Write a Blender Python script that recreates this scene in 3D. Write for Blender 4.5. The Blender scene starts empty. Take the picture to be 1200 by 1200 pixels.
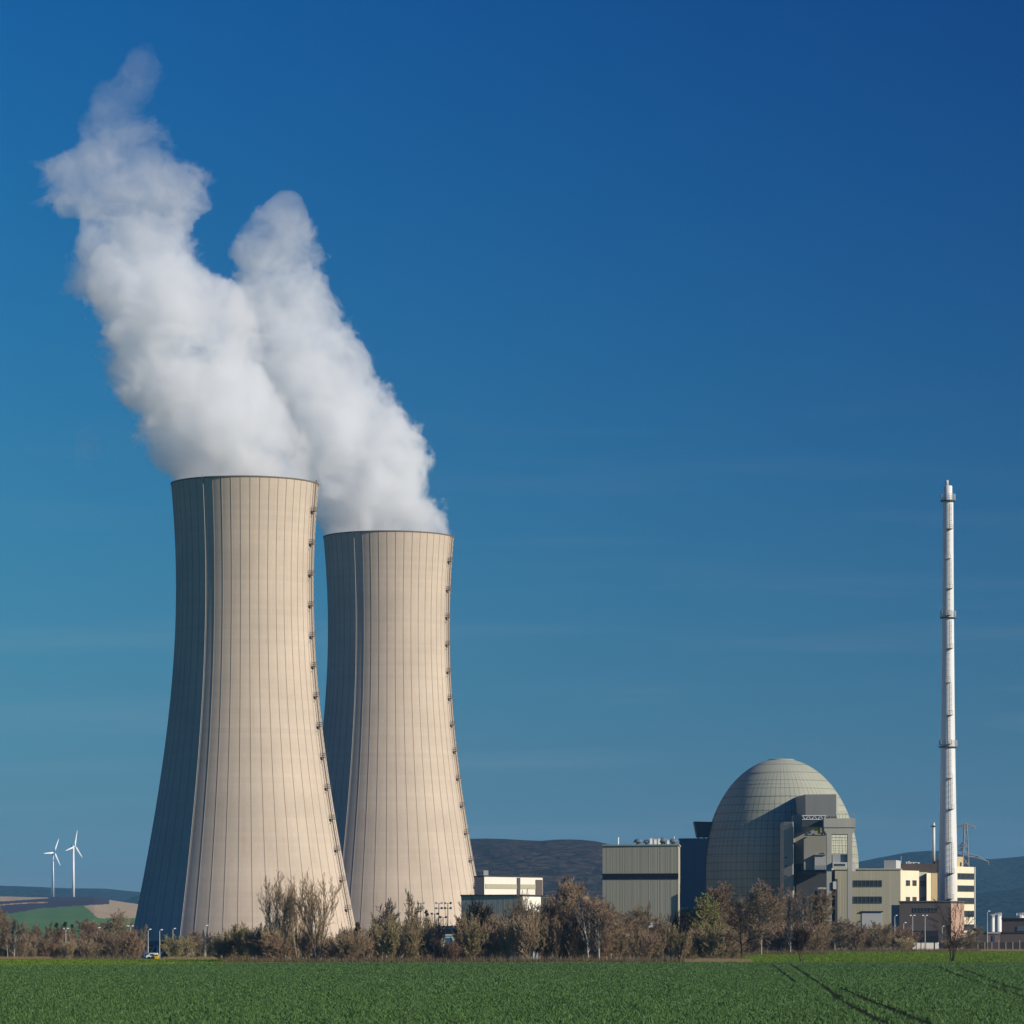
import bpy, math, random
import numpy as np
from mathutils import Vector, noise as mnoise
R = math.radians
scn = bpy.context.scene
COL = scn.collection
# ------------------------------------------------------------------ camera, sky, sun, exposure
F, CX, YH, HC = 4500.0, 600.0, 1100.0, 4.0          # focal length in photo pixels, centre column, eye level row, eye height
cam = bpy.data.objects.new('camera', bpy.data.cameras.new('camera'))
COL.objects.link(cam)
cam.location = (0, 0, HC); cam.rotation_euler = (R(90), 0, 0)
cam.data.sensor_width = 36; cam.data.lens = 36 * F / 1200; cam.data.shift_y = (YH - 600) / 1200
cam.data.clip_start = 1; cam.data.clip_end = 60000
scn.camera = cam
SUN_AZ, SUN_EL = 117.0, 25.0                         # compass style: 0 = view direction, clockwise
sdir = Vector((math.sin(R(SUN_AZ)) * math.cos(R(SUN_EL)), math.cos(R(SUN_AZ)) * math.cos(R(SUN_EL)), math.sin(R(SUN_EL))))
w = bpy.data.worlds.new('World'); scn.world = w; w.use_nodes = True
nt = w.node_tree; nt.nodes.clear()
def N(t, **k):
    n = nt.nodes.new(t)
    for a, b in k.items(): setattr(n, a, b)
    return n
def vm(op, a=None, b=None):
    n = N('ShaderNodeVectorMath', operation=op)
    for i, v in enumerate((a, b)):
        if v is None: continue
        if hasattr(v, 'links'): nt.links.new(v, n.inputs[i])
        else: n.inputs[i].default_value = v
    return n
def mt(op, a=None, b=None, c=None):
    n = N('ShaderNodeMath', operation=op)
    for i, v in enumerate((a, b, c)):
        if v is None: continue
        if hasattr(v, 'links'): nt.links.new(v, n.inputs[i])
        else: n.inputs[i].default_value = v
    return n.outputs[0]
tc = N('ShaderNodeTexCoord')
nrm = vm('NORMALIZE', tc.outputs['Generated']).outputs[0]
sky = N('ShaderNodeTexSky', sky_type='NISHITA')
sky.sun_disc = False; sky.sun_elevation = R(SUN_EL); sky.sun_rotation = R(SUN_AZ)
sky.altitude = 1500; sky.air_density = 1.3; sky.dust_density = 0.2; sky.ozone_density = 4.0
lift = vm('NORMALIZE', vm('ADD', vm('MULTIPLY', nrm, (1, 1, .85)).outputs[0], (0, 0, 0.20)).outputs[0]).outputs[0]
nt.links.new(lift, sky.inputs['Vector'])
# polarised sky: darkest at ninety degrees from the sun
dp = vm('DOT_PRODUCT', nrm, tuple(sdir)).outputs['Value']
pol = mt('MULTIPLY', mt('ADD', mt('MULTIPLY', dp, dp), 0.06), 3.0)
pol = mt('MINIMUM', pol, 0.90)
sx = N('ShaderNodeSeparateXYZ'); nt.links.new(nrm, sx.inputs[0])
up = mt('MAXIMUM', sx.outputs[2], 0.0)
dep = mt('MULTIPLY', mt('EXPONENT', mt('MULTIPLY', up, -7.0)), 0.72)      # thick air near the horizon undoes the polarisation
pol = mt('ADD', mt('MULTIPLY', pol, mt('SUBTRACT', 1.0, dep)), mt('MULTIPLY', dep, 0.70))
hs = N('ShaderNodeHueSaturation'); hs.inputs['Saturation'].default_value = 1.16; hs.inputs['Hue'].default_value = 0.497
nt.links.new(sky.outputs[0], hs.inputs['Color'])
# thin cirrus streaks low in the sky
cm = vm('MULTIPLY', nrm, (5, 5, 60)).outputs[0]
cn = N('ShaderNodeTexNoise'); cn.inputs['Scale'].default_value = 1.6; cn.inputs['Detail'].default_value = 6
nt.links.new(cm, cn.inputs['Vector'])
band = mt('MULTIPLY', mt('MAXIMUM', mt('SUBTRACT', cn.outputs['Fac'], 0.52), 0.0), 0.9)
bandf = mt('MAXIMUM', mt('SUBTRACT', 1.0, mt('MULTIPLY', sx.outputs[2], 6.5)), 0.0)
band = mt('MULTIPLY', band, bandf)
mx = N('ShaderNodeMix', data_type='RGBA')
mx.inputs['Factor'].default_value = 0.0; nt.links.new(hs.outputs[0], mx.inputs['A']); mx.inputs['B'].default_value = (5.0, 5.4, 6.0, 1)
ml = vm('SCALE', mx.outputs['Result']); nt.links.new(pol, ml.inputs['Scale'])
bg = N('ShaderNodeBackground'); bg.inputs['Strength'].default_value = 0.083
wo = N('ShaderNodeOutputWorld')
spc = N('ShaderNodeSeparateColor'); cmb = N('ShaderNodeCombineColor'); nt.links.new(ml.outputs[0], spc.inputs[0])
gg = mt('MULTIPLY', spc.outputs[1], mt('ADD', 0.78, mt('MULTIPLY', mt('EXPONENT', mt('MULTIPLY', up, -7.0)), 1.05)))
nt.links.new(mt('MINIMUM', mt('MULTIPLY', mt('POWER', mt('MAXIMUM', spc.outputs[0], 0.0), 3.2), 0.07), mt('MULTIPLY', gg, .42)), cmb.inputs[0])
nt.links.new(gg, cmb.inputs[1]); nt.links.new(mt('MULTIPLY', mt('POWER', spc.outputs[2], 0.6), 2.20), cmb.inputs[2])
# dusty air low over the horizon
low = mt('MULTIPLY', mt('EXPONENT', mt('MULTIPLY', mt('MAXIMUM', sx.outputs[2], 0.0), -13.0)), 0.95)
hzc = vm('SCALE', (2.05, 2.15, 2.75)); nt.links.new(pol, hzc.inputs['Scale'])
hm = N('ShaderNodeMix', data_type='RGBA'); nt.links.new(low, hm.inputs['Factor']); nt.links.new(cmb.outputs[0], hm.inputs['A']); nt.links.new(hzc.outputs[0], hm.inputs['B'])
ci = N('ShaderNodeMix', data_type='RGBA'); nt.links.new(band, ci.inputs['Factor']); nt.links.new(hm.outputs['Result'], ci.inputs['A']); ci.inputs['B'].default_value = (3.6, 4.2, 4.8, 1)
nt.links.new(ci.outputs['Result'], bg.inputs['Color']); nt.links.new(bg.outputs[0], wo.inputs['Surface'])
sl = bpy.data.lights.new('sun', 'SUN'); sl.energy = 5.0; sl.angle = R(0.5); sl.color = (1.0, 0.90, 0.76)
so = bpy.data.objects.new('sun', sl); COL.objects.link(so)
so.rotation_euler = sdir.to_track_quat('Z', 'Y').to_euler(); so.location = (600, -300, 400)
scn.view_settings.view_transform = 'Standard'; scn.view_settings.look = 'None'
scn.view_settings.exposure = 0.12; scn.view_settings.gamma = 1.0; scn.view_settings.use_curve_mapping = False
cy = scn.cycles
cy.max_bounces = 10; cy.diffuse_bounces = 1; cy.glossy_bounces = 2; cy.transmission_bounces = 2
cy.volume_bounces = 8; cy.transparent_max_bounces = 48; cy.use_denoising = True
cy.use_adaptive_sampling = True; cy.adaptive_threshold = 0.015
cy.caustics_reflective = False; cy.caustics_refractive = False

# ------------------------------------------------------------------ helpers
def P(px, py, D): return ((px - CX) * D / F, D, HC + (YH - py) * D / F)
def X_(px, D): return (px - CX) * D / F
def Z_(py, D): return HC + (YH - py) * D / F
def tag(o, label=None, cat=None, group=None, kind=None):
    if label: o['label'] = label
    if cat: o['category'] = cat
    if group: o['group'] = group
    if kind: o['kind'] = kind
    return o
def root(name, label, cat, loc, group=None):
    o = bpy.data.objects.new(name, None); COL.objects.link(o); o.location = loc; o.empty_display_size = 1
    o['_l'] = tuple(loc)
    return tag(o, label, cat, group)
def link_mesh(name, V, Fc, mat, parent=None, smooth=False, mi=None):
    me = bpy.data.meshes.new(name)
    V = np.asarray(V, dtype=np.float32)
    off = ORG.get(parent.name, (0, 0, 0)) if parent else (0, 0, 0)
    V = V - np.array(off, dtype=np.float32)
    if isinstance(Fc, np.ndarray):
        k = Fc.shape[1]; n = len(Fc)
        me.vertices.add(len(V)); me.vertices.foreach_set('co', V.ravel())
        me.loops.add(n * k); me.loops.foreach_set('vertex_index', Fc.astype(np.int32).ravel())
        me.polygons.add(n); me.polygons.foreach_set('loop_start', np.arange(0, n * k, k, dtype=np.int32))
        me.update(calc_edges=True)
    else:
        me.from_pydata([tuple(map(float, v)) for v in V], [], Fc); me.update()
    for m in (mat if isinstance(mat, (list, tuple)) else [mat]): me.materials.append(m)
    if mi is not None: me.polygons.foreach_set('material_index', np.asarray(mi, dtype=np.int32))
    me.polygons.foreach_set('use_smooth', np.full(len(me.polygons), bool(smooth), dtype=bool))
    me.update()
    o = bpy.data.objects.new(name, me); COL.objects.link(o)
    if parent: o.parent = parent; ORG[o.name] = off
    return o
ORG = {}
class MB:
    def __init__(s): s.v = []; s.f = []
    def add(s, vs, fs):
        b = len(s.v); s.v += [tuple(v) for v in vs]; s.f += [tuple(b + i for i in f) for f in fs]; return s
    def box(s, x0, x1, y0, y1, z0, z1):
        return s.add([(x0,y0,z0),(x1,y0,z0),(x1,y1,z0),(x0,y1,z0),(x0,y0,z1),(x1,y0,z1),(x1,y1,z1),(x0,y1,z1)],
                     [(0,3,2,1),(4,5,6,7),(0,1,5,4),(1,2,6,5),(2,3,7,6),(3,0,4,7)])
    def prism(s, pts, z0, z1):
        n = len(pts); a = sum(pts[i][0]*pts[(i+1)%n][1]-pts[(i+1)%n][0]*pts[i][1] for i in range(n))
        if a < 0: pts = pts[::-1]
        zt = z1 if isinstance(z1, (list, tuple)) else [z1]*n
        return s.add([(p[0],p[1],z0) for p in pts]+[(p[0],p[1],zt[i]) for i, p in enumerate(pts)],
                     [tuple(range(n))[::-1], tuple(range(n,2*n))]+[(i,(i+1)%n,n+(i+1)%n,n+i) for i in range(n)])
    def tube(s, a, b, ra, rb=None, n=8, cap=True):
        rb = ra if rb is None else rb
        a = Vector(a); b = Vector(b); d = (b-a).normalized()
        u = d.cross(Vector((0,0,1)) if abs(d.z) < .9 else Vector((1,0,0))).normalized(); v = d.cross(u)
        vs = [a+(u*math.cos(t)+v*math.sin(t))*ra for t in [2*math.pi*i/n for i in range(n)]] + [b+(u*math.cos(t)+v*math.sin(t))*rb for t in [2*math.pi*i/n for i in range(n)]]
        fs = [(i, n+i, n+(i+1)%n, (i+1)%n) for i in range(n)]
        if cap: fs += [tuple(range(n)), tuple(range(n,2*n))[::-1]]
        return s.add(vs, fs)
    def bar(s, a, b, w=.1): return s.tube(a, b, w*.7, n=4)
    def lathe(s, cx, cy, prof, n=32, closed=False):
        m = len(prof)
        vs = [(cx+r*math.cos(2*math.pi*i/n), cy+r*math.sin(2*math.pi*i/n), z) for r, z in prof for i in range(n)]
        fs = [(j*n+i, j*n+(i+1)%n, (j+1)*n+(i+1)%n, (j+1)*n+i) for j in range(m-1) for i in range(n)]
        if closed: fs += [tuple(range(n))[::-1], tuple((m-1)*n+i for i in range(n))]
        return s.add(vs, fs)
    def build(s, name, mat, parent=None, smooth=False): return link_mesh(name, s.v, s.f, mat, parent, smooth)
def sroot(name, label, cat, loc, group=None):
    o = root(name, label, cat, loc, group); del o['_l']; ORG[o.name] = tuple(loc); return o
def kids(o): return [c for c in bpy.data.objects if c.parent == o]
def copy_tree(o, loc=None, children=None):
    r = o.copy(); COL.objects.link(r)
    if loc is not None: r.location = loc
    for ch, subs in (children or []):
        c = ch.copy(); COL.objects.link(c); c.parent = r
        for g in subs: d = g.copy(); COL.objects.link(d); d.parent = c
    return r
def family(o): return [(c, kids(c)) for c in kids(o)]

# ------------------------------------------------------------------ materials
MATS = {}
def mat(name, color, rough=.85, spec=.2, noise=None, streak=None, metallic=0.0, vary=0.0, bump=None, emit=None):
    """noise=(scale,amount,second colour); streak=(scale xyz,amount,colour) long marks on upright walls; vary = change per object."""
    m = bpy.data.materials.new(name); m.use_nodes = True; t = m.node_tree; ns = t.nodes; L = t.links
    b = ns['Principled BSDF']
    b.inputs['Roughness'].default_value = rough; b.inputs['Specular IOR Level'].default_value = spec; b.inputs['Metallic'].default_value = metallic
    b.inputs['Base Color'].default_value = (*color, 1)
    src = None
    co = ns.new('ShaderNodeTexCoord')
    def mix(fac, a, c2, mode='MIX'):
        x = ns.new('ShaderNodeMix'); x.data_type = 'RGBA'; x.blend_type = mode
        if hasattr(fac, 'links'): L.new(fac, x.inputs['Factor'])
        else: x.inputs['Factor'].default_value = fac
        if a is None: x.inputs['A'].default_value = (*color, 1)
        else: L.new(a, x.inputs['A'])
        if hasattr(c2, 'links'): L.new(c2, x.inputs['B'])
        else: x.inputs['B'].default_value = (*c2, 1)
        return x.outputs['Result']
    def nz(scale, vec, detail=5, lo=.35, hi=.65, top=1.0):
        mpn = ns.new('ShaderNodeMapping'); mpn.inputs['Scale'].default_value = vec if vec else (1, 1, 1)
        L.new(co.outputs['Object'], mpn.inputs[0])
        n = ns.new('ShaderNodeTexNoise'); n.inputs['Scale'].default_value = scale; n.inputs['Detail'].default_value = detail
        L.new(mpn.outputs[0], n.inputs['Vector'])
        r = ns.new('ShaderNodeMapRange'); r.inputs[1].default_value = lo; r.inputs[2].default_value = hi; r.inputs[4].default_value = top
        L.new(n.outputs['Fac'], r.inputs[0]); return r.outputs[0]
    if noise:
        for q in (noise if isinstance(noise, list) else [noise]): src = mix(nz(q[0], None, top=q[1]), src, q[2])
    if streak:
        for q in (streak if isinstance(streak, list) else [streak]): src = mix(nz(1.0, q[0], top=q[1]), src, q[2])
    if vary:
        oi = ns.new('ShaderNodeObjectInfo'); h = ns.new('ShaderNodeHueSaturation')
        r1 = ns.new('ShaderNodeMapRange'); r1.inputs[3].default_value = 1-vary; r1.inputs[4].default_value = 1+vary
        L.new(oi.outputs['Random'], r1.inputs[0]); L.new(r1.outputs[0], h.inputs['Value'])
        r2 = ns.new('ShaderNodeMath'); r2.operation = 'MULTIPLY_ADD'; r2.inputs[1].default_value = 7.31; r2.inputs[2].default_value = 0
        fr = ns.new('ShaderNodeMath'); fr.operation = 'FRACT'; L.new(oi.outputs['Random'], r2.inputs[0]); L.new(r2.outputs[0], fr.inputs[0])
        r3 = ns.new('ShaderNodeMapRange'); r3.inputs[3].default_value = .5-.05*vary; r3.inputs[4].default_value = .5+.05*vary
        L.new(fr.outputs[0], r3.inputs[0]); L.new(r3.outputs[0], h.inputs['Hue'])
        if src is None: h.inputs['Color'].default_value = (*color, 1)
        else: L.new(src, h.inputs['Color'])
        src = h.outputs[0]
    if src is not None: L.new(src, b.inputs['Base Color'])
    if bump:
        n = ns.new('ShaderNodeTexNoise'); mpn = ns.new('ShaderNodeMapping'); mpn.inputs['Scale'].default_value = bump[0]
        L.new(co.outputs['Object'], mpn.inputs[0]); L.new(mpn.outputs[0], n.inputs['Vector']); n.inputs['Scale'].default_value = 1
        bp = ns.new('ShaderNodeBump'); bp.inputs['Strength'].default_value = bump[1]; bp.inputs['Distance'].default_value = bump[2]
        L.new(n.outputs['Fac'], bp.inputs['Height']); L.new(bp.outputs[0], b.inputs['Normal'])
    MATS[name] = m; return m
def round_wall(name, color, nth, dz, line, lamt, stain, stamt, vline=0.0):
    """material of a round concrete shell: lift rings and panel joints laid out round the axis."""
    m = mat(name, color, .9, .1); t = m.node_tree; ns = t.nodes; L = t.links; b = ns['Principled BSDF']
    co = ns.new('ShaderNodeTexCoord'); sp = ns.new('ShaderNodeSeparateXYZ'); L.new(co.outputs['Object'], sp.inputs[0])
    def M(op, a, b_=None):
        x = ns.new('ShaderNodeMath'); x.operation = op
        for i, v in enumerate((a, b_)):
            if v is None: continue
            if hasattr(v, 'links'): L.new(v, x.inputs[i])
            else: x.inputs[i].default_value = v
        return x.outputs[0]
    th = M('ARCTAN2', sp.outputs[0], sp.outputs[1])
    u = M('MULTIPLY', th, nth/(2*math.pi)); v = M('MULTIPLY', sp.outputs[2], 1/dz)
    cb = ns.new('ShaderNodeCombineXYZ'); L.new(M('FLOOR', u), cb.inputs[0]); L.new(M('FLOOR', v), cb.inputs[1])
    wn = ns.new('ShaderNodeTexWhiteNoise'); L.new(cb.outputs[0], wn.inputs['Vector'])
    cb2 = ns.new('ShaderNodeCombineXYZ'); L.new(M('MULTIPLY', M('FLOOR', v), 17.3), cb2.inputs[0])
    wn2 = ns.new('ShaderNodeTexWhiteNoise'); L.new(cb2.outputs[0], wn2.inputs['Vector'])
    fv = M('FRACT', v); fu = M('FRACT', u)
    jl = M('LESS_THAN', fv, .10); jv = M('LESS_THAN', fu, .09)
    cb3 = ns.new('ShaderNodeCombineXYZ'); L.new(M('MULTIPLY', th, 22), cb3.inputs[0]); L.new(M('MULTIPLY', sp.outputs[2], .035), cb3.inputs[1])
    n1 = ns.new('ShaderNodeTexNoise'); n1.inputs['Scale'].default_value = 1; n1.inputs['Detail'].default_value = 6; L.new(cb3.outputs[0], n1.inputs['Vector'])
    n2 = ns.new('ShaderNodeTexNoise'); n2.inputs['Scale'].default_value = .06; n2.inputs['Detail'].default_value = 6; L.new(co.outputs['Object'], n2.inputs['Vector'])
    s = M('ADD', M('MULTIPLY', M('SUBTRACT', wn.outputs['Value'], .5), .035), M('MULTIPLY', M('SUBTRACT', wn2.outputs['Value'], .5), .06))
    s = M('ADD', s, M('MULTIPLY', M('SUBTRACT', n1.outputs['Fac'], .5), stamt)); s = M('ADD', s, M('MULTIPLY', M('SUBTRACT', n2.outputs['Fac'], .5), stamt))
    s = M('ADD', s, 1.0); s = M('SUBTRACT', s, M('MULTIPLY', jl, lamt)); s = M('SUBTRACT', s, M('MULTIPLY', jv, vline))
    x = ns.new('ShaderNodeVectorMath'); x.operation = 'SCALE'
    mx = ns.new('ShaderNodeMix'); mx.data_type = 'RGBA'; mx.inputs['A'].default_value = (*color, 1); mx.inputs['B'].default_value = (*stain, 1)
    mr = ns.new('ShaderNodeMapRange'); mr.inputs[1].default_value = .5; mr.inputs[2].default_value = .75; mr.inputs[4].default_value = .5
    L.new(n1.outputs['Fac'], mr.inputs[0]); L.new(mr.outputs[0], mx.inputs['Factor'])
    L.new(mx.outputs['Result'], x.inputs[0]); L.new(s, x.inputs['Scale']); L.new(x.outputs[0], b.inputs['Base Color'])
    return m
M_TOWER = round_wall('tower_concrete', (.52, .43, .335), 160, 1.5, None, .03, (.38, .32, .255), .40)
M_RIB = mat('rib_concrete', (.32, .27, .215), .9)
M_DARKRIM = mat('rim_concrete', (.17, .14, .11), .9)
M_DOME = round_wall('dome_concrete', (.33, .34, .27), 74, 2.45, None, .34, (.19, .195, .165), .55, .46)
M_CABLE = mat('cable_metal', (.42, .42, .40), .6)
M_LADDER = mat('ladder_steel', (.19, .155, .13), .7)
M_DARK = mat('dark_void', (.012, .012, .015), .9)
M_STACK = mat('stack_white', (.74, .75, .74), .5, .3, noise=(.25, .35, (.62, .62, .59)), streak=((.9, .9, .03), .45, (.45, .46, .45)))
M_STEEL = mat('grey_steel', (.30, .31, .31), .5, .4)
M_DSTEEL = mat('dark_steel', (.06, .065, .07), .6, .3)
M_CLAD = mat('grey_green_cladding', (.425, .395, .28), .7, .2, streak=[((1.1, 1.1, .01), .22, (.29, .275, .205)), ((.2, .2, .02), .4, (.46, .44, .33))], bump=((2.2, 2.2, 0.0), .5, .15))
M_CLAD2 = mat('blue_grey_cladding', (.29, .30, .285), .7, .2, streak=((1.1, 1.1, .01), .3, (.22, .23, .22)), bump=((2.2, 2.2, 0.0), .5, .15))
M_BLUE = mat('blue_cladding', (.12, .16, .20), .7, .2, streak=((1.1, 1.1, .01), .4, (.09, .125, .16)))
M_BAND = mat('black_louvre_band', (.012, .012, .02), .6, .2)
M_CREAM = mat('cream_render', (.80, .70, .50), .85, .15, noise=(.35, .35, (.68, .58, .42)), streak=((.8, .8, .05), .3, (.66, .57, .4)))
M_TAN = mat('tan_render', (.52, .40, .22), .85, .15, noise=(.3, .4, (.44, .33, .18)))
M_WHITE = mat('white_panel', (.80, .76, .66), .7, .2, streak=((.8, .8, .03), .3, (.68, .65, .56)))
M_BROWN = mat('brown_cladding', (.13, .105, .09), .8, .15, streak=((.9, .9, .02), .4, (.10, .08, .07)))
M_PINK = mat('pinkish_wall', (.42, .28, .21), .9, .1, noise=(.6, .5, (.34, .22, .16)))
M_GLASS = mat('dark_window_glass', (.02, .025, .03), .12, .6, noise=(.8, .5, (.06, .07, .08)))
M_FRAME = mat('window_frame', (.10, .11, .11), .6, .3)
M_CONC = mat('plain_concrete', (.37, .365, .32), .85, .15, noise=(.15, .5, (.30, .295, .26)), streak=((.8, .8, .04), .3, (.27, .26, .23)))
M_ROOF = mat('roof_edge', (.05, .045, .05), .8)
M_LGREY = mat('light_grey_panel', (.46, .47, .46), .7)
M_YELLOW = mat('yellow_paint', (.75, .50, .03), .5)
M_TURB = mat('turbine_white', (.82, .84, .84), .4, .4)
M_LAMP = mat('lamp_white', (.75, .76, .76), .4)
M_POLE = mat('galvanised_pole', (.42, .42, .40), .5, .4)
M_SIGNB = mat('blue_paint', (.03, .16, .30), .5, .4)
M_TANK = mat('white_tank', (.74, .73, .68), .5, .3, streak=((.3, .3, .05), .3, (.55, .54, .5)))

# ------------------------------------------------------------------ ground
def sst(a, b, x):
    t = np.clip((x - a) / (b - a), 0, 1); return t * t * (3 - 2 * t)
def zg(X, D):
    px = CX + np.asarray(X) * F / np.maximum(D, 1)
    D = np.asarray(D, dtype=float)
    left = -np.clip((D - 740) * .0056, 0, 2.5); right = np.clip((D - 700) * .0021, 0, .75)
    k = sst(820, 900, px)
    return left * (1 - k) + right * k
def zgf(X, D): return float(zg(X, D))
def ground_sheet(name, xs, ds, dz, m, keep=None):
    gx, gd = np.meshgrid(xs, ds); V = np.stack([gx, gd, zg(gx, gd) + dz], -1).reshape(-1, 3)
    nx = len(xs); i, j = np.meshgrid(np.arange(nx-1), np.arange(len(ds)-1)); a = (j*nx+i).ravel()
    Fq = np.stack([a, a+1, a+nx+1, a+nx], -1)
    if keep is not None: Fq = Fq[keep(V[Fq].mean(1))]
    o = link_mesh(name, V, Fq, m, smooth=True); o['kind'] = 'structure'; return o
M_GRASS = mat('meadow_grass', (.115, .185, .022), .9, .1, noise=[(.02, .6, (.15, .21, .03)), (.25, .4, (.09, .145, .02)), (3.0, .5, (.08, .13, .015))], bump=((6, 6, 6), .7, .12))
M_SOIL = mat('field_soil', (.020, .026, .010), .95, .05, noise=(.5, .5, (.02, .028, .01)))
M_DRY = mat('dry_verge_grass', (.30, .21, .12), .95, .05, noise=(.4, .5, (.2, .16, .08)))
xs = np.concatenate([np.linspace(-9000, -700, 14), np.linspace(-650, 650, 90), np.linspace(700, 9000, 14)])
ds = np.concatenate([np.linspace(-60, 600, 12), np.linspace(640, 1600, 80), np.linspace(1700, 13000, 24)])
ground_sheet('ground', xs, ds, 0, M_GRASS)
M_BOUNCE_CUT = mat('bounce_cut_dark', (.03, .03, .028), .9, .1, noise=[(.05, .6, (.07, .065, .05)), (.8, .4, (.03, .03, .025))])
ground_sheet('bounce_cut_sheet', np.linspace(-420, 420, 60), np.linspace(1062, 1560, 40), .03, M_BOUNCE_CUT)  # dark sheet added to cut ground bounce onto the shaded walls
def wheat_end(X):                                   # far edge of the crop
    px = CX + X * F / 600.0
    return 616 - 90 * sst(-200, 340, 340 - px) * (px < 340) * 1.0 if False else np.interp(px, [0, 60, 300, 350, 1300], [522, 528, 592, 614, 618])
V = []; Fq = []
for i, x in enumerate(np.linspace(-260, 260, 80)):
    V += [(x, -20, .02), (x, float(wheat_end(x)), .02)]
    if i: b = 2 * i; Fq.append((b-2, b, b+1, b-1))
o = link_mesh('field', V, Fq, M_SOIL); o['kind'] = 'structure'

# ------------------------------------------------------------------ wheat: short blades, denser close to the camera
rng = np.random.default_rng(7)
TR = [[(903,1129),(935,1153)], [(925,1129),(967,1157),(982,1170),(1033,1197),(1090,1225)], [(983,1157),(1013,1170),(1087,1199),(1150,1222)],
      [(1100,1133),(1133,1147),(1200,1168),(1300,1200)], [(1124,1134),(1173,1153),(1200,1162),(1300,1192)]]
TRW = [[((p[0]-CX)*(HC-.15)/(p[1]-YH), F*(HC-.15)/(p[1]-YH)) for p in t] for t in TR]
def wheat():
    pts = []
    for d0 in range(150, 630, 15):
        half = (d0 + 15) * 600 / F * 1.12 + 4
        dens = min(9.0, 9.0 * 240 / d0) * (1.0 if d0 < 500 else 1.0)
        n = int(dens * 2 * half * 15)
        X = rng.uniform(-half, half, n); D = rng.uniform(d0, d0+15, n); pts.append(np.stack([X, D], -1))
    p = np.concatenate(pts); p = p[p[:, 1] < wheat_end(p[:, 0])]
    for t, hw_ in zip(TRW, (.30, .34, .42, .40, .40)):
        for (a, b) in zip(t[:-1], t[1:]):
            a = np.array(a); b = np.array(b); d = b - a; L2 = d @ d
            s = np.clip(((p - a) @ d) / L2, 0, 1); q = a + s[:, None] * d
            wob = hw_ + .05 * np.sin(p[:, 1] * .7) + .04 * np.sin(p[:, 1] * 2.3)
            p = p[np.hypot(*(p - q).T) > wob]
    # a few worn spots
    for k in range(26):
        D = rng.uniform(180, 560); X = rng.uniform(-.13, .13) * D; r = rng.uniform(.3, .9)
        p = p[(np.abs(p[:, 0]-X)/(r*1.8))**2 + (np.abs(p[:, 1]-D)/(r*2.5))**2 > 1]
    n = len(p); NB = 5
    big = np.sin(p[:, 0]*.35+2*np.sin(p[:, 1]*.05)) * .5 + np.sin(p[:, 1]*.11+p[:, 0]*.13) * .5
    hgt = .25 + .03*big + rng.uniform(-.06, .07, n) + (rng.random(n) < .07)*.07
    P0 = np.repeat(p, NB, 0); H = np.repeat(hgt, NB) * rng.uniform(.75, 1.15, n*NB)
    sc = np.repeat(np.clip(p[:, 1]/260, .8, 1.7), NB)
    ang = rng.uniform(0, 2*np.pi, n*NB); lean = rng.uniform(.02, .12, n*NB); wdt = rng.uniform(.013, .028, n*NB) * sc
    off = rng.normal(0, .045, (n*NB, 2)); bx = P0 + off
    ca, sa = np.cos(ang), np.sin(ang); wa = rng.uniform(0, np.pi, n*NB); cw, sw = np.cos(wa)*wdt, np.sin(wa)*wdt
    z0 = np.full(n*NB, .04)
    v0 = np.stack([bx[:, 0]-cw, bx[:, 1]-sw, z0], -1); v1 = np.stack([bx[:, 0]+cw, bx[:, 1]+sw, z0], -1)
    mx_ = bx + np.stack([ca, sa], -1)*lean[:, None]
    v2 = np.stack([mx_[:, 0]+cw*.9, mx_[:, 1]+sw*.9, H*.75], -1); v3 = np.stack([mx_[:, 0]-cw*.9, mx_[:, 1]-sw*.9, H*.75], -1)
    tp = bx + np.stack([ca, sa], -1)*(lean*2.3)[:, None]
    v4 = np.stack([tp[:, 0], tp[:, 1], H], -1)
    m = n*NB; V = np.stack([v0, v1, v2, v3, v4], 1).reshape(-1, 3); k = np.arange(m)*5
    T = np.concatenate([np.stack([k, k+1, k+2], -1), np.stack([k, k+2, k+3], -1), np.stack([k+3, k+2, k+4], -1)])
    return V, T
M_WHEAT = mat('young_wheat', (.078, .160, .038), .65, .2, noise=[(.035, .8, (.105, .175, .048)), (.3, .5, (.055, .135, .030)), (1.6, .75, (.042, .115, .024)), (5.0, .75, (.15, .26, .085)), (17.0, .6, (.04, .09, .022))])  # the pale noise layer paints highlights onto the blades
V, T = wheat()
o = link_mesh('wheat', V, T, M_WHEAT); tag(o, 'short dense green winter wheat covering the foreground field', kind='stuff')
o = None

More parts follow.
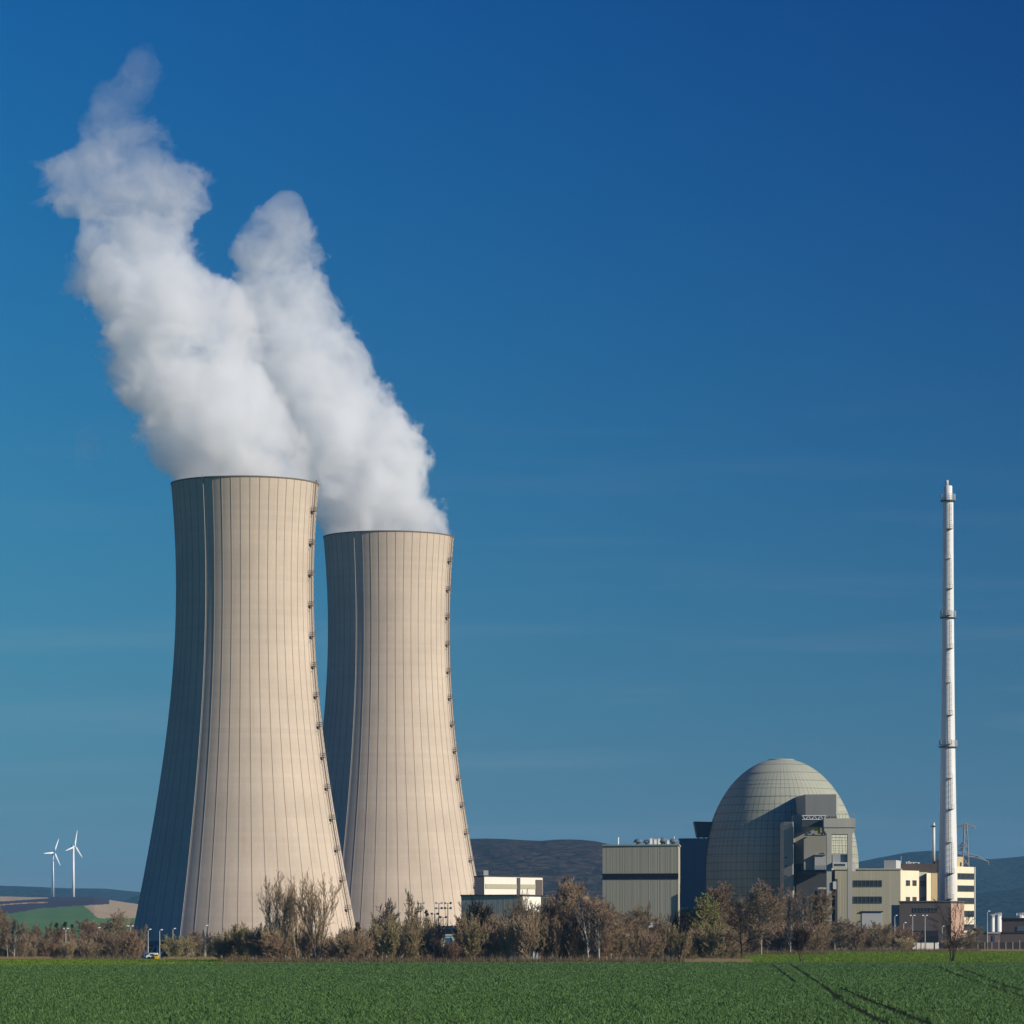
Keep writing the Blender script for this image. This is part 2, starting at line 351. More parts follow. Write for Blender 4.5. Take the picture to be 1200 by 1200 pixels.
# ------------------------------------------------------------------ hills
def ridge(name, pts, D, depth, m, rough=6.0, seed=0, front=.55, kind='structure', step=18):
    xs_ = np.array([p[0] for p in pts], float); zs = np.array([Z_(p[1], D) for p in pts])
    pxs = np.linspace(xs_[0], xs_[-1], int((xs_[-1]-xs_[0])*D/F/step)+2); vs_ = np.linspace(0, 1, 26)
    V = []; 
    for v in vs_:
        d = D + (v - front) * depth
        prof = math.sin(min(v/front, 1)*math.pi/2)**1.15 if v < front else math.cos((v-front)/(1-front)*math.pi/2)
        for px in pxs:
            x = (px - CX) * D / F
            n = mnoise.noise(Vector((x*.004, d*.004, seed))) * rough * 1.6 + mnoise.noise(Vector((x*.02, d*.02, seed+5))) * rough*.35
            gully = mnoise.noise(Vector((x*.006, d*.0015, seed+9))) * rough * 2.2 * math.sin(v*math.pi)*(1 if abs(v-front) > .04 else .2)
            z = -4 + (np.interp(px, xs_, zs) + 4) * prof
            V.append((x, d, z + (n + gully) * min(1, prof*1.3)*(0.25 if prof > .995 else 1)))
    nx = len(pxs); i, j = np.meshgrid(np.arange(nx-1), np.arange(len(vs_)-1)); a = (j*nx+i).ravel()
    Fq = np.stack([a, a+1, a+nx+1, a+nx], -1)
    o = link_mesh(name, V, Fq, m, smooth=True); o['kind'] = kind; return o
def forest_mat(name, c1, c2, c3):
    return mat(name, c1, .95, .05, noise=[(.004, .8, c2), (.02, .6, c3), (.055, .9, tuple(.22*v for v in c1))], bump=((.05, .05, .05), 1.0, 14))
M_WOOD = forest_mat('wooded_slope', (.050, .033, .018), (.018, .015, .008), (.09, .057, .034))
M_FAR = forest_mat('far_slope', (.022, .036, .022), (.015, .028, .016), (.036, .040, .024))
ridge('wooded_hill', [(380,1060),(430,1020),(500,992),(540,984),(575,983),(610,985),(650,987),(690,990),(706,993),(740,1003),(790,1022),(850,1045),(900,1075)], 5000, 1800, M_WOOD, 4, 1)
ridge('right_far_hill', [(900,1060),(940,1040),(990,1013),(1030,1005),(1060,999),(1090,997),(1110,1000),(1130,1006),(1150,1008),(1175,1006),(1200,1004),(1250,1001),(1300,1004),(1350,1015)], 8200, 2600, M_FAR, 5, 2, step=30)
ridge('right_near_hill', [(960,1075),(1040,1062),(1100,1052),(1150,1047),(1180,1043),(1200,1040),(1260,1036),(1330,1050)], 6300, 1500, M_FAR, 4, 8, step=30)
ridge('left_far_hill', [(-120,1040),(-50,1037),(0,1038),(40,1039),(80,1041),(120,1041),(150,1044),(180,1047),(300,1052),(420,1040)], 9500, 2000, M_FAR, 4, 4, step=40)
ridge('left_wooded_hill', [(120,1068),(150,1054),(170,1047),(200,1043),(300,1040),(420,1048)], 7800, 1200, M_FAR, 3, 6, step=30)
# cultivated hill on the left: one sheet with separate fields
def field_hill():
    pxs = np.arange(-150, 330, 2.0); Ds = np.linspace(3300, 7200, 90)
    top = lambda px: np.interp(px, [-150,-60,0,55,70,110,128,165,260,330], [1054,1052,1050.5,1051.8,1051,1051,1054.5,1060,1067,1075])
    V = []
    for d in Ds:
        for px in pxs:
            t = (d-3300)/2600.0; yy = 1112 - (1112-top(px)) * (math.sin(min(t, 1)*math.pi/2)**.9)
            z = Z_(yy, d) if t <= 1 else Z_(top(px), 5900) * max(0, 1-(t-1)*2.2)
            V.append((X_(px, d), d, z + .6*mnoise.noise(Vector((px*.05, d*.003, 2)))))
    nx = len(pxs); i, j = np.meshgrid(np.arange(nx-1), np.arange(len(Ds)-1)); a = (j*nx+i).ravel()
    Fq = np.stack([a, a+1, a+nx+1, a+nx], -1); V = np.array(V); c = V[Fq].mean(1)
    px = CX + c[:, 0]*F/c[:, 1]; py = YH - (c[:, 2]-HC)*F/c[:, 1]
    mi = np.zeros(len(Fq), int)                     # 0 green
    dk = (py < np.interp(px, [-150,0,15,50,90,127,128], [1068,1070,1070,1064,1061.5,1059.5,1055])) & (px < 128); mi[dk] = 1
    stripe = (np.abs(py - np.interp(px, [-150,0,25,55], [1062,1060.5,1058.5,1057.5])) < .55) & (px < 57); mi[stripe] = 2
    mi[(py < np.interp(px, [-150,0,57,58], [1057,1056.5,1052.6,1040])) & (px < 57)] = 2
    tan = (px > np.interp(py, [1050,1060,1076,1080], [95,97,115,190])) & ~dk & (py < 1076); mi[tan] = 2
    return V, Fq, mi
M_F = [mat('hill_green_field', (.095, .18, .035), .95, .05, noise=[(.004, .5, (.07, .13, .03)), (.03, .5, (.08, .15, .035))]),
       mat('hill_ploughed_field', (.055, .035, .045), .95, .05, noise=(.008, .6, (.04, .03, .035))),
       mat('hill_stubble_field', (.42, .31, .17), .95, .05, noise=[(.006, .6, (.33, .23, .12)), (.03, .5, (.36, .26, .15))])]
V, Fq, mi = field_hill()
o = link_mesh('cultivated_hill', V, Fq, M_F, smooth=True, mi=mi); o['kind'] = 'structure'

# ------------------------------------------------------------------ wind turbines on the left hill
def turbine(px, hub, base, D, Lpx, a0, yaw, label):
    bx, by, bz = P(px, base, D); hz = Z_(hub, D); s = D / F
    r = sroot('wind_turbine', label, 'wind turbine', (bx, by, bz-3), 'wind turbines on the hill')
    MB().tube((bx, by, bz-3), (bx, by, hz-1), 2.2, 1.35, 16).build('tower', M_TURB, r, True)
    c, s_ = math.cos(yaw), math.sin(yaw)            # rotor plane axis u, normal n
    u = Vector((c, s_, 0)); n = Vector((s_, -c, 0)); h = Vector((bx, by, hz))
    MB().tube(h - n*4, h + n*2.4, 1.7, 1.4, 10).build('nacelle', M_TURB, r, True)
    hb = h + n*3.4
    MB().tube(hb - n*1.2, hb + n*1.4, 1.5, .5, 12).build('hub', M_TURB, r, True)
    for k in range(3):
        a = R(a0 + 120*k); d = u*math.cos(a) + Vector((0, 0, 1))*math.sin(a); q = (u*-math.sin(a) + Vector((0, 0, 1))*math.cos(a))
        L = Lpx * D / F; vs = []; st = [(0, .7, .7), (.06, .8, .7), (.2, 1.7, .5), (.5, 1.15, .3), (.8, .75, .18), (1, .25, .06)]
        for (t, wd, th) in st:
            o_ = hb + d*L*t
            vs += [o_ + q*wd*1.1, o_ + n*th, o_ - q*wd*.6, o_ - n*th]
        fs = [(4*i+j, 4*i+(j+1)%4, 4*i+4+(j+1)%4, 4*i+4+j) for i in range(len(st)-1) for j in range(4)] + [(3,2,1,0), (20,21,22,23)]
        MB().add(vs, fs).build('blade', M_TURB, r)
turbine(61.8, 999, 1052, 5900, 18.5, 64, R(55), 'left of the two white wind turbines on the hill, the lower standing one')
turbine(86.0, 991.6, 1052, 5880, 19.5, 77, R(60), 'right of the two white wind turbines on the hill, the one whose hub is higher')

# ------------------------------------------------------------------ cooling towers
S1 = 1180 / F
def tr(z):                                          # shell radius at height z above tower origin (z=0 at eye level - 4)
    zz = (z - HC) / S1; return 80.3*S1*math.sqrt(1 + ((zz - 410)/313.0)**2)
ZB, ZT = 2.2, Z_(568, 1180)
def cooling_tower(label, X, D):
    r = sroot('cooling_tower', label, 'cooling tower', (X, D, -3.0), 'pair of steaming cooling towers')
    nseg = 48*8; zs = [ZB + (ZT-ZB)*i/90 for i in range(91)]
    vs = []; 
    for z in zs:
        R_ = tr(z)
        for i in range(nseg):
            k = i % 8; a = 2*math.pi*i/nseg
            rr = R_ + (.07 if k in (0, 1) else 0)
            if k == 0: aa = a + .15/R_
            elif k == 1: aa = 2*math.pi*(i-1)/nseg + .30/R_
            elif k == 7: aa = 2*math.pi*(i+1)/nseg + .10/R_
            elif k == 2: aa = 2*math.pi*(i-2)/nseg + .34/R_
            else: aa = a
            vs.append((X + rr*math.sin(aa), D - rr*math.cos(aa), z))
    n = len(zs); fs = []; mi = []
    for j in range(n-1):
        for i in range(nseg):
            a = j*nseg+i; b = j*nseg+(i+1) % nseg; fs.append((a, b, b+nseg, a+nseg)); mi.append(1 if i % 8 in (0, 1, 7) else 0)
    b0 = len(vs)
    for j in range(0, 91, 6):
        R_ = tr(zs[j]) - .9
        for i in range(96): vs.append((X + R_*math.sin(2*math.pi*i/96), D - R_*math.cos(2*math.pi*i/96), zs[j]))
    for j in range(15):
        for i in range(96): a = b0+j*96+i; b = b0+j*96+(i+1) % 96; fs.append((a, a+96, b+96, b)); mi.append(0)
    link_mesh('shell', vs, np.array(fs), [M_TOWER, M_RIB], r, False, mi)
    rt = tr(ZT); MB().lathe(X, D, [(rt-1.1, ZT-.4), (rt+.16, ZT-.25), (rt+.18, ZT+.12), (rt-1.1, ZT+.12), (rt-1.1, ZT-.4)], 192).build('rim', M_DARKRIM, r)
    rb = tr(ZB); MB().lathe(X, D, [(rb-1.2, ZB-.1), (rb+.5, ZB-.1), (rb+.5, ZB+.9), (rb-.2, ZB+1.1)], 96).build('lintel_ring', M_DARKRIM, r)
    MB().lathe(X, D, [(rb-5, -3), (rb-5, ZB+4), (0, ZB+5)], 64).build('fill_pack', M_DARK, r)  # near-black colour paints in the shade inside, under the shell
    me = None
    for i in range(44):
        a = 2*math.pi*i/44
        if me is None:
            MBc = MB()
            for sgn in (-1, 1): MBc.tube((rb*math.sin(sgn*.055), -rb*math.cos(.055), ZB), ((rb+1.6)*0, -(rb+2.2), -3.2), .45, n=6)
            me = link_mesh('support_column', np.array(MBc.v)+np.array([X, D, 0]), MBc.f, M_CONC, r)
            ref = me
        else:
            c = ref.copy(); COL.objects.link(c); c.parent = r; c.rotation_euler = (0, 0, a)
    # access ladder with its landings, on the sunny side
    az = R(72.5); sa, ca = math.sin(az), -math.cos(az); ta = Vector((math.cos(az), math.sin(az), 0))
    lad = MB(); prev = None; k = 0
    zz = np.linspace(ZT+.6, 6, 150)
    for i, z in enumerate(zz):
        c = Vector((X + (tr(z)+.75)*sa, D + (tr(z)+.75)*ca, z))
        if prev is not None:
            for s in (-.28, .28): lad.bar(prev + ta*s, c + ta*s, .13)
            lad.bar(c - ta*.28, c + ta*.28, .1)
            o_ = Vector((sa, ca, 0))*.55
            if i % 2: lad.bar(prev + ta*.3 + o_, c - ta*.3 + o_, .11)
            else: lad.bar(prev - ta*.3 + o_, c + ta*.3 + o_, .11)
        prev = c
    lad.build('ladder', M_LADDER, r)
    pz = [Z_(y, 1180) for y in (602, 640, 676, 712, 748, 783, 818, 853, 889, 925, 961, 997, 1032, 1066)]
    for z in pz:
        R_ = tr(z); c = Vector((X + R_*sa, D + R_*ca, z)); o_ = Vector((sa, ca, 0)); m = MB()
        pts = [c - ta*1.1, c + ta*.9, c + ta*.9 + o_*1.5, c - ta*1.1 + o_*1.5]
        m.prism([(p.x, p.y) for p in pts], z-.12, z+.1)
        for p in pts[2:] + [pts[0]+o_*.3, pts[1]+o_*.3, (pts[2]+pts[3])/2]: m.bar((p.x, p.y, z), (p.x, p.y, z+1.25), .06)
        for h in (.65, 1.25):
            m.bar((pts[2].x, pts[2].y, z+h), (pts[3].x, pts[3].y, z+h), .05)
            m.bar((pts[0].x, pts[0].y, z+h), (pts[3].x, pts[3].y, z+h), .09)
            m.bar((pts[1].x, pts[1].y, z+h), (pts[2].x, pts[2].y, z+h), .09)
        m.bar((pts[3].x, pts[3].y, z), (c.x-ta.x*1.1, c.y-ta.y*1.1, z-2.0), .09)
        m.build('ladder_landing', M_LADDER, r)
    az = R(-30); cb = MB(); pr = None
    for z in np.linspace(ZT+.8, 3, 60):
        c = (X + (tr(z)+.18)*math.sin(az), D - (tr(z)+.18)*math.cos(az), z)
        if pr: cb.tube(pr, c, .08, n=5)
        pr = c
    cb.build('lightning_cable', M_CABLE, r)
    return r
t1 = cooling_tower('left and nearer beige concrete cooling tower, rising tallest in the picture', X_(287, 1180), 1180)
fam = family(t1); D2 = (ZT-HC)*F/(YH-630)
t2 = copy_tree(t1, (X_(455.5, D2), D2, -3.0), fam)
t2['label'] = 'right and farther beige concrete cooling tower, partly hidden behind its twin'

# ------------------------------------------------------------------ buildings
def hit(A, B, px):
    k = (px - CX) / F; dx, dy = B[0]-A[0], B[1]-A[1]
    t = (k*A[1]-A[0]) / (dx - k*dy); return (A[0]+dx*t, A[1]+dy*t)
class Wall:
    """one upright face between two plan points; boxes are set on it by photo column and height."""
    def __init__(s, A, B):
        s.A = A; s.B = B; d = Vector((B[0]-A[0], B[1]-A[1])).normalized(); s.u = d; s.n = Vector((d.y, -d.x))
        if s.n.y > 0 and abs(s.n.y) > .02: s.n = -s.n
    def slab(s, m, px0, px1, y0, y1, out=.1, back=.05, inset=0.0):
        a = hit(s.A, s.B, px0); b = hit(s.A, s.B, px1); D = (a[1]+b[1])/2; z0, z1 = Z_(y1, D)+inset, Z_(y0, D)-inset
        u = Vector((b[0]-a[0], b[1]-a[1])).normalized()
        a = (a[0]+u.x*inset, a[1]+u.y*inset); b = (b[0]-u.x*inset, b[1]-u.y*inset)
        n = s.n; m.prism([(a[0]-n.x*back, a[1]-n.y*back), (b[0]-n.x*back, b[1]-n.y*back), (b[0]+n.x*out, b[1]+n.y*out), (a[0]+n.x*out, a[1]+n.y*out)], z0, z1)
        return a, b, z0, z1
def window(par, wall, px0, px1, y0, y1, nm=1, name='window', glass=None, rows=1):
    m = MB(); a, b, z0, z1 = wall.slab(MB(), px0, px1, y0, y1); n = wall.n; L = math.hypot(b[0]-a[0], b[1]-a[1]); u = ((b[0]-a[0])/L, (b[1]-a[1])/L); fw = min(.14, L*.08)
    def pr(u0, u1, za, zb, o1, mm): mm.prism([(a[0]+u[0]*q+n.x*o, a[1]+u[1]*q+n.y*o) for q, o in ((u0,-.05),(u1,-.05),(u1,o1),(u0,o1))], za, zb)
    pr(0, L, z0, z0+fw, .14, m); pr(0, L, z1-fw, z1, .14, m)
    for i in range(nm+1):
        c = fw/2 + (L-fw)*i/nm; pr(c-fw/2, c+fw/2, z0+fw, z1-fw, .14, m)
    for i in range(1, rows): c = z0+(z1-z0)*i/rows; pr(fw, L-fw, c-fw/2, c+fw/2, .12, m)
    f = m.build(name, M_FRAME, par); g = MB(); pr(fw*.5, L-fw*.5, z0+fw*.5, z1-fw*.5, .05, g); g.build('pane', glass or M_GLASS, f)
    return f
def pts(l): return [(X_(px, D), D) for px, D in l]
def body(r, plan, ytop, m, name='wall', zb=-4.0, coping=True, Dref=None, cm=None):
    p = pts(plan); z = Z_(ytop, Dref or plan[0][1]); MB().prism(p, zb, z).build(name, m, r)
    if coping:
        cx = sum(q[0] for q in p)/len(p); cyy = sum(q[1] for q in p)/len(p)
        q2 = [(cx+(q[0]-cx)*1.012+(.12 if q[0] > cx else -.12), cyy+(q[1]-cyy)*1.01+(.12 if q[1] > cyy else -.12)) for q in p]
        MB().prism(q2, z+.003, z+.38).build('roof_coping', cm or M_ROOF, r)
    return p, z
def bld(name, label, px, D, cat='building', group=None): return sroot(name, label, cat, (X_(px, D), D, -3), group)
# 1 turbine hall with black band
b = bld('turbine_hall', 'tall grey-green clad hall with a black band across it, left of the dome', 750, 1104)
p, z = body(b, [(706,1106),(795,1100),(797,1121),(708,1125)], 991, M_CLAD, Dref=1103, cm=M_CLAD)
wl = Wall(p[0], p[1])
m = MB(); wl.slab(m, 706, 795, 1023.6, 1030.2, .12); m.build('black_band', M_BAND, b)
window(b, wl, 753, 758, 1079.5, 1083.5, 2)
m = MB(); wl.slab(m, 793.2, 794.6, 1048, 1100, .35); m.build('downpipe', M_DSTEEL, b)
m = MB(); wl.slab(m, 738, 739.6, 1068, 1071, .9); m.build('wall_camera', M_DSTEEL, b)
def cowl(px, D, zt, wpx, hpx):
    x = X_(px, D); s = D/F; r_ = wpx*s/2; h = hpx*s
    q = MB().lathe(x, D, [(.45*r_, zt), (.45*r_, zt+.35*h), (1.0*r_, zt+.38*h), (1.02*r_, zt+.55*h), (.75*r_, zt+.82*h), (.3*r_, zt+h), (0.01, zt+h)], 18)
    return q
for px, wp, hp in ((748, 11, 7), (757.5, 7, 6), (777, 11, 8.5), (789, 11, 7)): cowl(px, 1107, z+.38, wp, hp).build('roof_vent', M_BLUE, b, True)
for px, hp in ((763, 7), (768, 6), (772.5, 6.5), (783, 5)):
    x = X_(px, 1106.5); m = MB().box(x-.35, x+.35, 1106, 1107, z+.38, z+.38+hp*.245); m.box(x-.45, x+.45, 1105.9, 1107.1, z+.38+hp*.245, z+.5+hp*.245); m.build('roof_box', M_WHITE, b)
x = X_(724.4, 1110); MB().tube((x, 1110, z+.3), (x, 1110, z+2.6), .22).build('roof_pole', M_LAMP, b)
MB().tube((X_(790, 1112), 1112, z+.3), (X_(790, 1112), 1112, z+2.9), .12).build('roof_pole', M_LAMP, b)
# 2 shaded annex behind
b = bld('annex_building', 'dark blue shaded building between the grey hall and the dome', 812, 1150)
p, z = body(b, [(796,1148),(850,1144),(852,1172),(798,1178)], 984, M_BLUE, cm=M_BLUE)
m = MB(); wl = Wall(p[0], p[1]); wl.slab(m, 796.5, 806, 1063, 1066.5, .3); m.build('wall_ledge', M_CONC, b)
D = 1150
vs = []; 
for (px, y) in ((813, 963), (836, 963.5), (836, 981), (816.5, 981)): vs.append((X_(px, D), Z_(y, D)))
m = MB(); m.add([(a, D-3, c) for a, c in vs]+[(a, D+5, c) for a, c in vs], [(0,1,2,3)[::-1],(4,5,6,7),(0,1,5,4),(1,2,6,5),(2,3,7,6),(3,0,4,7)])
m.build('roof_cabin', M_DSTEEL, b)
m = MB()
for px in (818.5, 825): m.box(X_(px, D)-.25, X_(px, D)+.25, D, D+.6, Z_(985, D), Z_(980.9, D))
m.build('cabin_stilt', M_LGREY, b)
# 3 reactor dome
DD = 1150; DC = X_(915.5, DD); DR = 90.5*DD/F; DZ = Z_(1020, DD); DB = 131*DD/F
b = sroot('reactor_dome', 'huge weathered concrete reactor dome, the domed building right of centre', 'dome building', (DC, DD, -3))
prof = [(DR, -4)] + [(DR, -4+(DZ+4)*i/8) for i in range(1, 8)] + [(max(.02, DR*math.cos(a)), DZ+DB*math.sin(a)) for a in np.linspace(0, math.pi/2, 40)]
MB().lathe(DC, DD, prof, 128).build('dome_shell', M_DOME, b, True)
m = MB()
for k in range(7):                                   # raised casting rings
    a = [.12, .26, .40, .55, .70, .86, 1.03][k]; rr = DR*math.cos(a)+.0; zz = DZ+DB*math.sin(a)
    m.lathe(DC, DD, [(rr-.1, zz-.22), (rr+.09, zz-.20), (rr+.05, zz+.14), (rr-.25, zz+.2)], 128)
m.build('casting_ring', M_DOME, b, True)
MB().lathe(DC, DD, [(DR*.17, DZ+DB*.982), (DR*.172, DZ+DB*.990), (DR*.15, DZ+DB*.994), (.05, DZ+DB+.06)], 64).build('dome_cap', M_DOME, b, True)
# 4 equipment lock buildings in front of the dome
b = bld('lock_building', 'pale concrete lock building stepped against the front of the dome', 945, 1118)
def blk(name, plan, y0, y1, m, D=None):
    D = D or plan[0][1]; MB().prism(pts(plan), Z_(y1, D), Z_(y0, D)).build(name, m, b)
    return pts(plan)
blk('upper_block', [(944,1112),(980,1110),(982,1136),(932,1132)], 931, 957, M_CONC)
blk('rear_wall', [(929,1124),(971,1122),(971,1134),(926,1136)], 955, 1118, M_CONC)
p = blk('stair_shaft', [(918.5,1111),(929,1110),(932,1126),(914,1124)], 963, 1118, M_CONC)
for y in (1004, 1014, 1026): window(b, Wall(p[0], p[1]), 920, 922.2, y, y+1.6, 1, 'slit_window')
p = blk('front_block', [(942,1113),(969,1112),(970,1124),(942,1125)], 981, 1019, M_CONC)
blk('pier', [(929.5,1119),(942,1118.5),(942,1128),(929.5,1128)], 975, 1012, M_CONC)
wl = Wall(p[0], p[1])
m = MB(); wl.slab(m, 955, 968.5, 1002.0, 1019, .9); m.build('loading_door', M_LGREY, b)
m = MB(); wl.slab(m, 954.5, 968.8, 1001.2, 1002, 1.3); m.build('door_lintel', M_CONC, b)
m = MB(); wl.slab(m, 962, 966, 999.5, 1001.2, .8); m.build('wall_lamp', M_DSTEEL, b)
blk('balcony_slab', [(939,1104),(969,1103),(970,1113),(939,1114)], 1019.5, 1023, M_DSTEEL)
m = MB(); zz = Z_(1019.5, 1103)
for px in np.linspace(939.5, 968.5, 13): m.bar((X_(px, 1103.6), 1103.6, zz), (X_(px, 1103.6), 1103.6, zz+1.15), .09)
for h in (.55, 1.15): m.bar((X_(939.5, 1103.6), 1103.6, zz+h), (X_(968.5, 1103.6), 1103.6, zz+h), .08)
m.build('balcony_railing', M_STEEL, b)
blk('undercroft_wall', [(933,1119),(969,1118),(969,1124),(933,1125)], 1023, 1118, M_DSTEEL)  # dark colour stands in for shade in the opening under the balcony
blk('canopy_roof', [(952,1106),(970,1105),(970,1112),(953,1112)], 1040, 1042, M_WHITE)
blk('low_annex', [(955,1107),(969,1106),(969,1114),(955,1114)], 1044, 1118, M_DSTEEL)
# crane truss under the upper block
m = MB(); za, zb2 = Z_(956.5, 1106), Z_(961, 1106)
for yq in (1103, 1108):
    m.bar((X_(940, yq), yq, za), (X_(968, yq), yq, za), .28); m.bar((X_(940, yq), yq, zb2), (X_(968, yq), yq, zb2), .28)
    xx = np.linspace(X_(940, yq), X_(968, yq), 9)
    for i in range(8): m.bar((xx[i], yq, zb2 if i % 2 else za), (xx[i+1], yq, za if i % 2 else zb2), .16)
m.build('crane_truss', M_LGREY, b)
blk('crane_girder', [(940,1101),(968,1100),(968,1111),(940,1112)], 962, 969, M_DSTEEL)
m = MB(); xh = X_(957.5, 1100); m.box(xh-.9, xh+.9, 1099.2, 1100.8, Z_(973.5, 1100), Z_(970, 1100)); m.tube((xh+.5, 1100, Z_(977, 1100)), (xh+.5, 1100, Z_(973, 1100)), .35); m.box(xh-.2, xh+.2, 1099.8, 1100.2, Z_(970, 1100), Z_(968.8, 1100))
m.build('crane_hook', M_YELLOW, b)
m = MB()
for px, y in ((945, 976), (948.5, 974.5), (953, 977), (963, 975.5)): m.box(X_(px, 1102)-.35, X_(px, 1102)+.35, 1101.5, 1102.4, Z_(y+2.6, 1102), Z_(y, 1102))
m.bar((X_(942, 1102), 1102, Z_(979, 1102)), (X_(967, 1102), 1102, Z_(979, 1102)), .2)
m.build('pipework', M_LGREY, b)
# portal tower
DG = 1096
b = bld('hoist_portal', 'tall pale two-legged concrete hoist portal at the right of the dome', 984, DG, 'hoist tower')
def sl_(x0, x1, y0, y1, d0, d1, name, m): MB().box(X_(x0, DG), X_(x1, DG), DG+d0, DG+d1, Z_(y1, DG), Z_(y0, DG)).build(name, m, b)
sl_(965.5, 1002.5, 959, 969.6, 0, 9, 'head_beam', M_CONC); sl_(966.3, 1001.8, 969.6, 970.6, .2, 8.8, 'beam_joint', M_DSTEEL)
m = MB(); q = [(965.8, 970.6), (1002.2, 970.6), (1002, 973.5), (999, 977.5), (969, 977.5), (966, 973.5)]
n = len(q); m.add([(X_(a, DG), DG, Z_(c, DG)) for a, c in q]+[(X_(a, DG), DG+9, Z_(c, DG)) for a, c in q], [tuple(range(n)), tuple(range(n, 2*n))[::-1]]+[(i, n+i, n+(i+1) % n, (i+1) % n) for i in range(n)])
m.build('haunch', M_CONC, b)
sl_(968.8, 974.6, 977.5, 1120, 0, 2.0, 'leg', M_CONC); sl_(993.3, 998.8, 977.5, 1120, 0, 2.0, 'leg', M_CONC)
sl_(999.2, 1003.3, 1011, 1021, 2, 4.5, 'side_box', M_LGREY)
m = MB(); zt = Z_(959, DG)
for px in np.linspace(966, 1002, 11): m.bar((X_(px, DG), DG+.2, zt), (X_(px, DG), DG+.2, zt+1.1), .07)
m.bar((X_(966, DG), DG+.2, zt+1.1), (X_(1002, DG), DG+.2, zt+1.1), .07); m.build('railing', M_STEEL, b)
m = MB()
for i in range(4):
    for px in (979, 983.5, 987, 990.5): m.bar((X_(px, DG+5), DG+5, Z_(978, DG)), (X_(px, DG+5), DG+5, Z_(1009, DG)), .05)
for y in np.linspace(981, 1006, 9): m.bar((X_(975, DG+5), DG+5, Z_(y, DG)), (X_(993, DG+5), DG+5, Z_(y, DG)), .05)
m.build('guide_frame', M_LADDER, b)
m = MB(); m.box(X_(975.5, DG), X_(992.5, DG), DG-1, DG+4, Z_(1017, DG), Z_(1010.5, DG)); m.build('hoist_cab', M_LGREY, b)
window(b, Wall((X_(975.5, DG), DG-1), (X_(992.5, DG), DG-1)), 978, 990.5, 1012.2, 1014.6, 4, 'cab_window')
m = MB(); m.prism([(X_(976, DG), DG+1), (X_(993, DG), DG+1), (X_(993, DG), DG+5), (X_(976, DG), DG+5)], Z_(1010.5, DG), Z_(1001, DG)); m.build('hoist_winch', M_STEEL, b)
m = MB(); m.box(X_(976, DG), X_(980, DG), DG-.5, DG+1, Z_(1042, DG), Z_(1033, DG)); m.build('cable_box', M_LGREY, b)
# 5 grey-green office block with dark window bands
b = bld('switchgear_building', 'grey-green building with two dark window bands beside the hoist portal', 1025, 1122)
p, z = body(b, [(978.5,1122),(1055,1120),(1057.5,1142),(980,1150)], 1019.3, M_CLAD, cm=M_CLAD)
wl = Wall(p[0], p[1])
window(b, wl, 1000, 1033.6, 1031.5, 1039.2, 7); window(b, wl, 1000, 1033.6, 1050.5, 1058.5, 7)
m = MB(); wl.slab(m, 1010, 1034, 1068.5, 1100, .15); m.build('roller_door', M_LGREY, b)
m = MB(); wl.slab(m, 1009, 1035, 1067.6, 1068.5, .5); m.build('door_lintel', M_ROOF, b)
m = MB(); wl.slab(m, 978.5, 981.5, 1030, 1100, .25); m.build('corner_duct', M_DSTEEL, b)
m = MB(); q = pts([(1036,1124),(1050,1123),(1055.5,1132),(1040,1136)]); m.prism(q, z, Z_(1008, 1123)); m.build('roof_housing', M_LGREY, b)
# 6 cream buildings
b = bld('cream_office_block', 'sunlit cream office block with small square windows left of the white stack', 1068, 1125)
p, z = body(b, [(1055.3,1120.5),(1077,1128),(1077.3,1150),(1056.3,1148)], 1020, M_CREAM, coping=False)
wl = Wall(p[0], p[1])
for x0 in (1061.5, 1069.2):
    for y0 in (1031.5, 1051): window(b, wl, x0, x0+4.6, y0, y0+6.6, 2, rows=2)
blk('recess_wall', [(1077,1128.2),(1086.5,1129.4),(1086.5,1150),(1077,1150)], 1022, 1118, M_CLAD, 1128)
wl2 = Wall(*pts([(1077,1128.2),(1086.5,1129.4)]))
for y0 in (1032.5, 1051.5): window(b, wl2, 1078.5, 1082.5, y0, y0+6, 1)
p = blk('projecting_bay', [(1081.5,1126.4),(1086.5,1127.8),(1086.5,1150),(1081.5,1150)], 1022.5, 1118, M_CREAM, 1128) if False else None
p = blk('side_wing', [(1086,1127),(1091,1130.5),(1098.5,1131),(1098.5,1150),(1086,1150)], 1023, 1118, M_CREAM, 1128)
m = MB(); Wall(*pts([(1091,1130.5),(1098.5,1131)])).slab(m, 1091.3, 1098.3, 1023.2, 1060, .12); m.build('dim_face_panel', M_TAN, b)  # tan overlay paints in the dimmer, obliquely lit wing face
m = MB(); m.prism(pts([(1056.5,1133),(1097.5,1131),(1099,1150),(1058,1150)]), Z_(1024, 1133), Z_(1012.2, 1133)); m.build('attic_storey', M_BROWN, b)
m = MB(); m.prism(pts([(1097,1131.5),(1100.5,1131.5),(1101,1140),(1098,1140)]), Z_(1020, 1133), Z_(1007.5, 1133)); m.build('attic_end', M_ROOF, b)
m = MB()
for px, h in ((1062, 2.6), (1064.5, 3.2), (1066.5, 2), (1070, 1.6), (1076, 1.4)): m.tube((X_(px, 1136), 1136, Z_(1012.4, 1133)), (X_(px, 1136), 1136, Z_(1012.2-h, 1133)), .35)
m.bar((X_(1061, 1136), 1136, Z_(1010.6, 1133)), (X_(1078, 1136), 1136, Z_(1011, 1133)), .25); m.build('roof_plant', M_LGREY, b)
MB().tube((X_(1056, 1136), 1136, Z_(1012, 1133)), (X_(1056, 1136), 1136, Z_(1003, 1133)), .1).build('antenna', M_STEEL, b)
